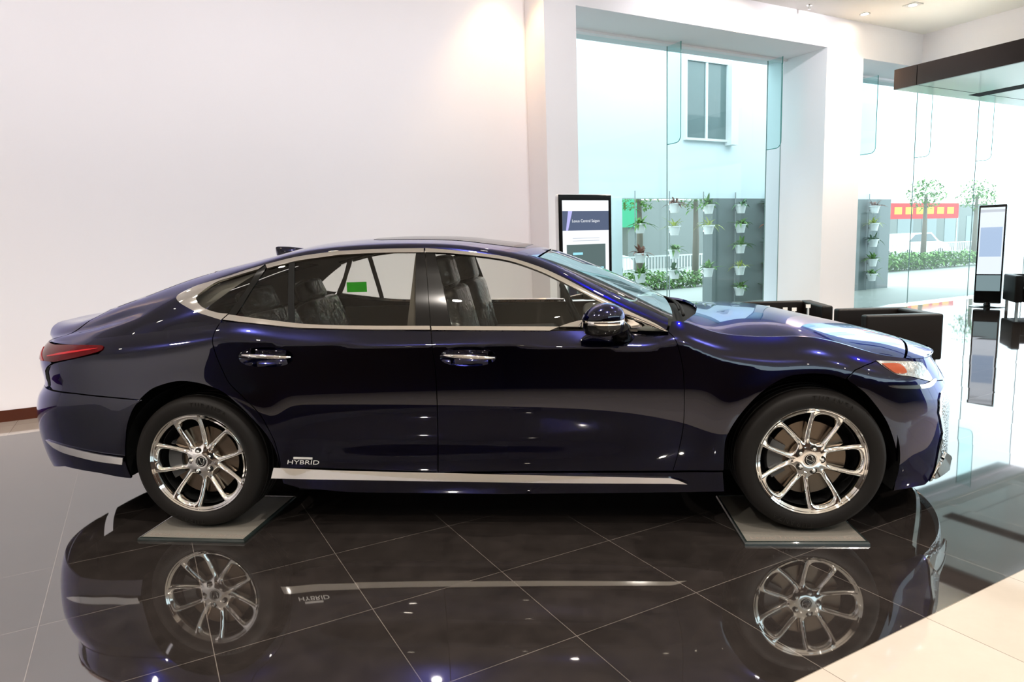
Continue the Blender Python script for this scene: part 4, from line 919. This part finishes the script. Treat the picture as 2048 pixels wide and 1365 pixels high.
def scr1(r, w, h):
    x = w/2-.045; zt_ = h-.065
    s = quad('screen', -x, x, .55, zt_, -.0425, SCR('screen_white', (.93, .96, 1), 1.0), r)
    quad('screen_banner', -x, x, zt_-.30, zt_-.105, -.0432, SCR('screen_banner', (.09, .12, .20), 1), s)
    MB().add([(-x+.04, -.0436, zt_-.30), (-x+.065, -.0436, zt_-.30), (-x+.12, -.0436, zt_-.105), (-x+.07, -.0436, zt_-.105)], [(0, 1, 2, 3)]).build('screen_stripe', SCR('screen_stripe', (.5, .5, .95), 1), s)
    me = text_mesh('Lexus Central Saigon', .040, 0, 'CENTER'); MB().add([(v.co.x, -.0438, v.co.y+zt_-.205) for v in me.vertices], [tuple(p.vertices) for p in me.polygons]).build('screen_text', SCR('screen_white'), s); bpy.data.meshes.remove(me)
    for zz in (zt_-.375, zt_-.40): quad('screen_text_line', -x+.12, x-.12, zz-.006, zz, -.0436, SCR('screen_grey', (.55, .6, .66), 1), s)
    ph = quad('screen_picture', -x+.045, x-.045, zt_-1.0, zt_-.44, -.0432, SCR('screen_picture', (.10, .15, .15), 1), s)
    # a dim photo: person-like dark shape left, pale car right
    MB().add([(-x+.06, -.0438, zt_-.95), (-x+.16, -.0438, zt_-.95), (-x+.15, -.0438, zt_-.62), (-x+.11, -.0438, zt_-.54), (-x+.07, -.0438, zt_-.60)], [(0, 1, 2, 3, 4)]).build('screen_figure', SCR('screen_dark', (.008, .01, .03), 1), ph)
    MB().add([(.02, -.0438, zt_-.80), (.06, -.0438, zt_-.745), (.20, -.0438, zt_-.735), (x-.06, -.0438, zt_-.76), (x-.05, -.0438, zt_-.90), (.04, -.0438, zt_-.90)], [(0, 1, 2, 3, 4, 5)]).build('screen_car', SCR('screen_car', (.01, .03, .03), 1), ph)
    quad('screen_streak', -.02, .20, zt_-.915, zt_-.900, -.0439, SCR('screen_cyan', (.35, .8, .95), 1), ph)
    quad('screen_streak', .03, x-.07, zt_-.70, zt_-.675, -.0439, SCR('screen_cyan'), ph)
    quad('screen_streak', -x+.12, -x+.24, zt_-.545, zt_-.52, -.0439, SCR('screen_cyan'), ph)
totem('tall upright touch screen with white menu page beside the white pier', 3.34, 1.2, .66, 1.95, TH, scr1)
def scr2(r, w, h):
    x = w/2-.03
    s = quad('screen', -x, x, .62, h-.05, -.0425, SCR('screen_pale', (.80, .88, .98), 1.0), r)
    quad('screen_picture', -x+.02, x-.02, .95, 1.5, -.0432, SCR('screen_blue', (.42, .55, .75), 1), s)
    quad('screen_banner', -x, x, h-.14, h-.09, -.0432, SCR('screen_grey'), s)
    quad('screen_lower', -x, x, .30, .60, -.0425, SCR('screen_teal', (.20, .28, .30), 1), r)
totem('slim white upright screen standing by the far right window', 13.5, 2.40, .44, 1.92, TH-PI/2+.35, scr2)
# ---- lounge chairs and low table
LEA = mat('brown_black_leather', (.007, .0045, .0035), .42, bump=(120, .1, .001), spec=.25)
def tub_chair(a, b, rz, label, w=.80, d=.74, h=.64, t=.13):
    r = empty('lounge_chair', label, 'armchair', E(a, b, 0), rz, 'leather cube armchairs by the window')
    MB().rbox((-w/2, -d/2, .17), (-w/2+t, d/2, h), .022, 4).build('armrest', LEA, r, smooth=True, auto=60)
    MB().rbox((w/2-t, -d/2, .17), (w/2, d/2, h), .022, 4).build('armrest', LEA, r, smooth=True, auto=60)
    MB().rbox((-w/2+t-.01, d/2-t, .17), (w/2-t+.01, d/2, h-.002), .022, 4).build('backrest', LEA, r, smooth=True, auto=60)
    MB().rbox((-w/2+t, -d/2+.01, .17), (w/2-t, d/2-t, .42), .03, 4).build('seat', LEA, r, smooth=True, auto=60)
    for x in (-w/2+.06, w/2-.06):
        for y in (-d/2+.06, d/2-.06): MB().box((x-.02, y-.02, 0), (x+.02, y+.02, .17)).build('leg', SATIN, r)
    return r
def at_floor(u, v, z): p = on_plane(u, v, (0, 0, 1), z); return p@E1, p@E2
pB0 = on_plane(1733, 632, (0, 0, 1), .64); pB1 = on_plane(1889, 628, (0, 0, 1), .64); dB = (pB1-pB0); LB = np.linalg.norm(dB[:2]); angB = math.atan2(dB[1], dB[0])
# near arm runs along pB0->pB1, back at the right end
cB = (pB0+pB1)/2+np.array([-dB[1], dB[0], 0])/LB*.40
tub_chair(cB@E1, cB@E2, angB-PI/2, 'dark leather cube armchair seen side-on beyond the car bonnet', w=.80, d=LB)
pA = on_plane(1540, 601, (0, 0, 1), .64)+E2*0-np.array([0, .37, 0]); pA = pA-np.array([.03, .10, 0]); tub_chair(pA@E1, pA@E2, math.radians(-2), 'dark leather armchair half hidden behind the bonnet, in front of the bright pier', w=1.02, d=.85)
pC = on_plane(1998, 553, (0, 0, 1), .64); q_ = on_plane(1998, 605, (0, 0, 1), .17)
pc = q_+np.array([.66, .10, 0]); tub_chair(pc@E1, pc@E2, -.30, 'dark leather armchair cut off by the right edge of the photo')
tb = on_plane(1585, 682, (0, 0, 1), .42)
lt_ = empty('low_table', 'low dark coffee table between the lounge chairs, hidden behind the bonnet', 'table', (tb[0], tb[1], 0), TH)
MB().rbox((-.35, -.35, .38), (.35, .35, .42), .008, 2).build('table_top', BLACKG, lt_); MB().rbox((-.25, -.25, 0), (.25, .25, .38), .01, 2).build('table_base', BLACKM, lt_)
ACR = mat('clear_acrylic', (.80, .80, .80), .1, 0, coat=1.)
for i, (u, v, lab) in enumerate(((1532, 618, 'leftmost small clear acrylic stand on the coffee table'), (1569, 622, 'second small clear acrylic stand, with a tilted tab, on the coffee table'), (1589, 623, 'third small clear acrylic stand on the coffee table'), (1619, 617, 'tallest clear acrylic stand at the right of the coffee table'))):
    p = on_plane(u, v, (0, 1, 0), tb[1]); r = empty('acrylic_stand', lab, 'stand', (p[0], tb[1]-.05+.03*i, .42), 0, 'acrylic stands on the coffee table')
    hh = max(.06, p[2]-.42)
    MB().box((-.004, -.02, 0), (.004, .02, hh)).build('stem', ACR, r); MB().box((-.022, -.004, hh), (.022, .004, hh+.035)).build('tab', mat('white_tab', (.85, .83, .80), .4), r); MB().box((-.03, -.03, 0), (.03, .03, .006)).build('foot', ACR, r)

# ------------------------------------------------------------------ outside
OUTW = wall_mat('outside_white_wall', (.74, .84, .87)); DADO = wall_mat('outside_grey_dado', (.15, .185, .185), .6)
PAVE = mat('outside_paving', (.32, .35, .32), .6)
g = struct(rb((-10, GL+.31, -.16), (60, 60, -.06)).build('ground', PAVE))
AW = 7.0
struct(rb((4.0, AW, 2.36), (17.6, AW+.3, 9)).build('outside_wall', OUTW)); 
struct(rb((4.0, AW, -.1), (8.05, AW+.3, 2.36)).build('outside_wall', DADO)); struct(rb((10.95, AW, -.1), (17.6, AW+.3, 2.36)).build('outside_wall', DADO))  # made-up gap between these stands in for a street reflection in the glass
struct(rb((8.05, AW-.02, -.1), (8.35, AW+.32, 2.36)).build('outside_wall', OUTW))
fw = empty('outside_window', 'dark sliding window high in the pale wall outside the glass', 'window', E(10.1, AW, 3.66), TH)
MB().box((0, -.03, 0), (1.2, .0, 1.62)).build('glazing', mat('far_glazing', (.13, .19, .19), .08, coat=.5), fw)
fr_ = MB(); fr_.box((-.04, -.08, -.05), (1.24, -.0, 0)).box((-.04, -.08, 1.62), (1.36, -.0, 1.70)).box((-.04, -.08, 0), (0, -.0, 1.62)).box((.56, -.06, 0), (.62, -.0, 1.62)).build('frame', mat('white_frame', (.80, .84, .85), .5), fw)
MB().box((1.2, -.20, -.12), (1.42, -.0, 1.66)).build('shutter', mat('white_frame'), fw)
ac = empty('awning_box', 'white box unit sticking out high on the outside wall at the upper left', 'box', E(6.1, AW-1.2, 5.35), TH)
MB().rbox((-.9, 0, 0), (.5, 1.2, .30), .02, 2).build('casing', mat('white_frame'), ac); MB().box((-.9, -.02, -.03), (.5, .0, .0)).build('lip', mat('white_frame'), ac)
# potted plants on upright rods
POT = mat('white_pot', (.88, .90, .90), .4); LEAVES = [mat('leaf_green', (.13, .28, .06), .5), mat('leaf_dark', (.07, .17, .07), .5), mat('leaf_yellow', (.42, .50, .10), .5), mat('leaf_red', (.22, .10, .07), .5)]
def leaf(mb, p, az, el, L, w, droop):
    d = Vector((math.cos(az)*math.cos(el), math.sin(az)*math.cos(el), math.sin(el))); s = Vector((-math.sin(az), math.cos(az), 0)); pts = []; n = 4
    for i in range(n+1):
        t = i/n; c = Vector(p)+d*L*t+Vector((0, 0, -droop*L*t*t)); ww = w*math.sin(PI*(.12+.86*t))*.5; pts += [c-s*ww+Vector((0, 0, ww*.4)), c, c+s*ww+Vector((0, 0, ww*.4))]
    mb.add(pts, [(3*i+k, 3*i+k+1, 3*i+k+4, 3*i+k+3) for i in range(n) for k in range(2)])
def plant(a, b, z, label, kind, group, s=1.0, seed=0):
    rnd = random.Random(seed); r = empty('potted_plant', label, 'plant', E(a, b, z), TH, group)
    MB().lathe([(0, 0), (.075*s, 0), (.105*s, .15*s), (.122*s, .152*s), (.122*s, .175*s), (.10*s, .175*s), (.095*s, .15*s), (0, .15*s)], 20).build('pot', POT, r, smooth=True, auto=35)
    MB().box((-.02, .10, .06), (.02, .142, .10)).build('pot_bracket', SATIN, r)
    lf = MB(); n = {0: 30, 1: 22, 2: 26, 3: 20}[kind]
    for i in range(n):
        az = rnd.uniform(0, 2*PI); el = rnd.uniform(.25, 1.4); L = rnd.uniform(.16, .34)*s*(1.15 if kind == 2 else 1); leaf(lf, (rnd.uniform(-.04, .04)*s, rnd.uniform(-.04, .04)*s, .15*s), az, el, L, (.030 if kind == 2 else .055)*s, rnd.uniform(.2, .9))
    lf.build('foliage', LEAVES[kind], r, smooth=True)
    return r
COLS = [(1280, 'far left pots column outside', [461, 520, 560], AW-.25), (1349, 'pots column in the gap of the outside wall', [420, 465, 512, 552], AW-.25), (1417, 'pots column right of the gap', [422, 463, 548], AW-.25),  # the two columns at the gap stand in for pots reflected in glass
        (1481, 'pots column on the blue-grey wall', [421, 460, 501, 544, 585], AW-.18), (1541, 'pots column beside the bright pier', [421, 458, 500, 540, 582], AW-.18), (1748, 'pots column right of the bright pier', [421, 456, 488, 527, 556], AW-.2)]
ORD = ['top', 'second', 'third', 'fourth', 'bottom']; ks = [0, 3, 0, 3, 2, 0, 1, 0, 2, 0, 1, 0, 0, 2, 0, 1, 3, 1, 0, 1, 3, 2, 1, 0, 0, 1, 2]; j = 0
WHERE = {1280: 'nearest the tall touch screen', 1349: 'left in the made-up gap, standing for a reflection', 1417: 'right in the made-up gap, standing for a reflection', 1481: 'on the blue-grey wall panel', 1541: 'just left of the bright pier', 1748: 'just right of the bright pier'}
ADJ = ['bushy green', 'dark leafy', 'yellow-green spiky', 'reddish thin']
for u, nm_, ys, bb_ in COLS:
    P0 = on_plane(u, 450, E2, bb_); a_ = P0@E1
    rod = MB().tube([E(a_, bb_+.158, -.1), E(a_, bb_+.158, 2.5)], .012, 6).build('plant_rod', mat('grey_rod', (.3, .34, .34), .5)); tag(rod, 'thin upright rod carrying the white pots '+WHERE[u], 'rod', 'rods carrying pots')
    for i, y in enumerate(ys):
        z = on_plane(u, y+6, E2, bb_)[2]; kd = ks[j % len(ks)]
        plant(a_, bb_, z, '%s plant in white pot, %s one %s' % (ADJ[kd], ORD[i] if i < len(ys)-1 else 'lowest', WHERE[u]), kd, 'white hanging flower pots outside', 1.15, 40+j); j += 1
# street beyond
def leafball(name, a, b, z, rx, ry, rz_, m, label, cat, n=700, seed=1, trunk=None, grp=None, ls=.12):
    rnd = random.Random(seed); r = empty(name, label, cat, E(a, b, -.06), TH, grp); lf = MB()
    for i in range(n):
        while True:
            q = Vector((rnd.uniform(-1, 1), rnd.uniform(-1, 1), rnd.uniform(-1, 1)))
            if q.length < 1: break
        leaf(lf, (q.x*rx, q.y*ry, z+q.z*rz_), rnd.uniform(0, 6.28), rnd.uniform(-.5, 1.2), ls*rnd.uniform(.7, 1.4), ls*.5, .4)
    lf.build('foliage', m, r, smooth=True)
    if trunk: MB().tube([(0, 0, 0), (.05, .02, z*.5), (0, 0, z)], [trunk*1.2, trunk, trunk*.6], 8).build('trunk', mat('bark', (.16, .14, .11), .8), r, smooth=True)
    return r
struct(rb((2, 14, -.055), (60, 20, -.045)).build('road', mat('asphalt', (.42, .44, .44), .7)))
HG = 'clipped hedges along the street'
leafball('hedge', 12.5, 11.8, .25, 4.0, .45, .30, LEAVES[0], 'low clipped hedge in the made-up wall gap, standing for a reflection', 'hedge', 2600, 3, grp=HG, ls=.14)
leafball('hedge', 26, 11.8, .35, 7.5, .5, .35, LEAVES[0], 'long low hedge beyond the right window', 'hedge', 4200, 4, grp=HG, ls=.16)
def rail(a0, a1, b, label, nb):
    r = empty('street_railing', label, 'railing', E(a0, b, -.06), TH, 'street railings'); L = a1-a0; m = mat('white_rail', (.80, .82, .82), .5)
    MB().box((0, -.02, .95), (L, .02, 1.0)).box((0, -.02, .12), (L, .02, .16)).build('rail', m, r)
    bars = MB()
    for i in range(nb): x = (i+.5)*L/nb; bars.box((x-.012, -.012, .0), (x+.012, .012, .95))
    o = bars.build('bars', m, r); o['kind'] = 'stuff'
rail(12, 20, 13.4, 'white street railing in the made-up wall gap, standing for a reflection', 60); rail(22, 40, 13.6, 'white street railing beyond the right window', 120)
def far_car(a, b, rz, label):
    r = empty('street_car', label, 'car', E(a, b, -.05), rz, 'white cars on the street')
    side = [(-2.2, .35), (-2.25, .75), (-2.0, .95), (-1.5, 1.0), (-.9, 1.42), (.5, 1.45), (1.2, 1.02), (2.0, .88), (2.25, .65), (2.25, .35), (1.75, .32), (1.62, .55), (1.35, .62), (1.1, .52), (1.0, .32), (-1.0, .32), (-1.1, .52), (-1.35, .62), (-1.6, .52), (-1.7, .32)]
    MB().prism(side, lambda x, z, t: (x, t-.85, z), 1.7).build('body', mat('white_car_paint', (.85, .86, .87), .2, coat=.6), r)
    for y in (-.86, .86): MB().prism([(-1.35, 1.02), (-.85, 1.36), (-.15, 1.38), (-.15, 1.02)], lambda x, z, t, y=y: (x, y+t, z), .01).prism([(-.08, 1.02), (-.08, 1.38), (.45, 1.38), (1.0, 1.02)], lambda x, z, t, y=y: (x, y+t, z), .01).build('side_windows', mat('far_car_glass', (.12, .16, .17), .1), r)
    for x in (-1.35, 1.35):
        for y in (-.80, .80): MB().lathe([(0, .1), (.2, .1), (.32, .09), (.33, -.09), (0, -.1)], 24, 'y', (x, y, .33)).build('wheel', mat('far_tyre', (.04, .04, .04), .6), r)
pc1 = on_plane(1815, 505, (0, 0, 1), 0); pc2 = on_plane(1868, 505, (0, 0, 1), 0)
far_car(29.0, 16.0, TH, 'white car parked on the street, left of the two'); far_car(34.0, 16.4, TH, 'white car parked on the street, right of the two')
far_car(15.0, 18.5, TH, 'white car passing behind the made-up wall gap')
for i, (a, b, lab) in enumerate(((13.4, 12.6, 'slim street tree left in the made-up wall gap'), (15.6, 12.4, 'slim street tree right in the made-up wall gap'), (29.5, 13.0, 'slim street tree before the banner, left one'), (33.5, 13.0, 'slim street tree before the banner, right one'), (24.5, 13.2, 'leafy street tree right of the bright pier'))):
    leafball('street_tree', a, b, 3.1, .8, .8, .7, LEAVES[0], lab, 'tree', 420, 20+i, .10, 'young street trees', .16)
bn = empty('street_banner', 'red banner with yellow lettering stretched along the street', 'banner', E(31.5, 17.8, 0), TH)
MB().box((0, 0, 2.15), (9.5, .03, 3.0)).build('cloth', mat('banner_red', (.55, .03, .03), .7), bn)
MB().box((0, 0.03, 0), (.06, .09, 3.1)).build('post', SATIN, bn); MB().box((9.44, .03, 0), (9.5, .09, 3.1)).build('post', SATIN, bn)
for i in range(9): MB().box((.5+i*.98, -.01, 2.4), (1.15+i*.98, 0, 2.78)).build('lettering_block', mat('banner_yellow', (.75, .45, .05), .7), bn)
yb = empty('street_building', 'cream building with small dark windows across the street at the left', 'building', E(8.0, 22, -.05), TH, 'buildings across the street')
MB().box((-4, 0, 0), (9.5, 6, 9)).build('wall', mat('cream_render', (.50, .42, .28), .8), yb)
for x in (0, 3, 6):
    for z in (1.4, 4.2): MB().box((x, -.03, z), (x+1.3, 0, z+1.1)).build('window', mat('far_glazing'), yb)
gb = empty('street_building', 'pale building with a green shop sign across the street', 'building', E(22, 24, -.05), TH, 'buildings across the street')
MB().box((0, 0, 0), (9, 6, 3.6)).build('wall', mat('pale_render', (.20, .23, .22), .8), gb); MB().box((-2.5, -.15, 2.2), (.6, 0, 3.7)).build('shop_sign', mat('sign_green', (.04, .35, .18), .5), gb)
wb = empty('street_building', 'long white building behind the red banner', 'building', E(36, 26, -.05), TH, 'buildings across the street')
MB().box((0, 0, 0), (26, 6, 3.5)).build('wall', mat('pale_render'), wb)
for x in range(0, 24, 3): MB().box((x+.4, -.03, .2), (x+2.3, 0, 2.6)).build('shop_front', mat('far_glazing'), wb)
cone = empty('stone_planter', 'round dark stone planter outside left of the pots', 'planter', tuple(np.array(E(6.3, AW-1.3, -.06))), TH)
MB().lathe([(0, 0), (.42, 0), (.46, .3), (.40, .62), (.36, .62), (.34, .5), (0, .5)], 32).build('pot', mat('dark_stone', (.08, .08, .085), .6), cone, smooth=True, auto=40)
lf = MB(); rnd = random.Random(5)
for i in range(40): leaf(lf, (0, 0, .5), rnd.uniform(0, 6.28), rnd.uniform(.5, 1.4), rnd.uniform(.4, .8), .09, .5)
lf.build('foliage', LEAVES[0], cone, smooth=True)
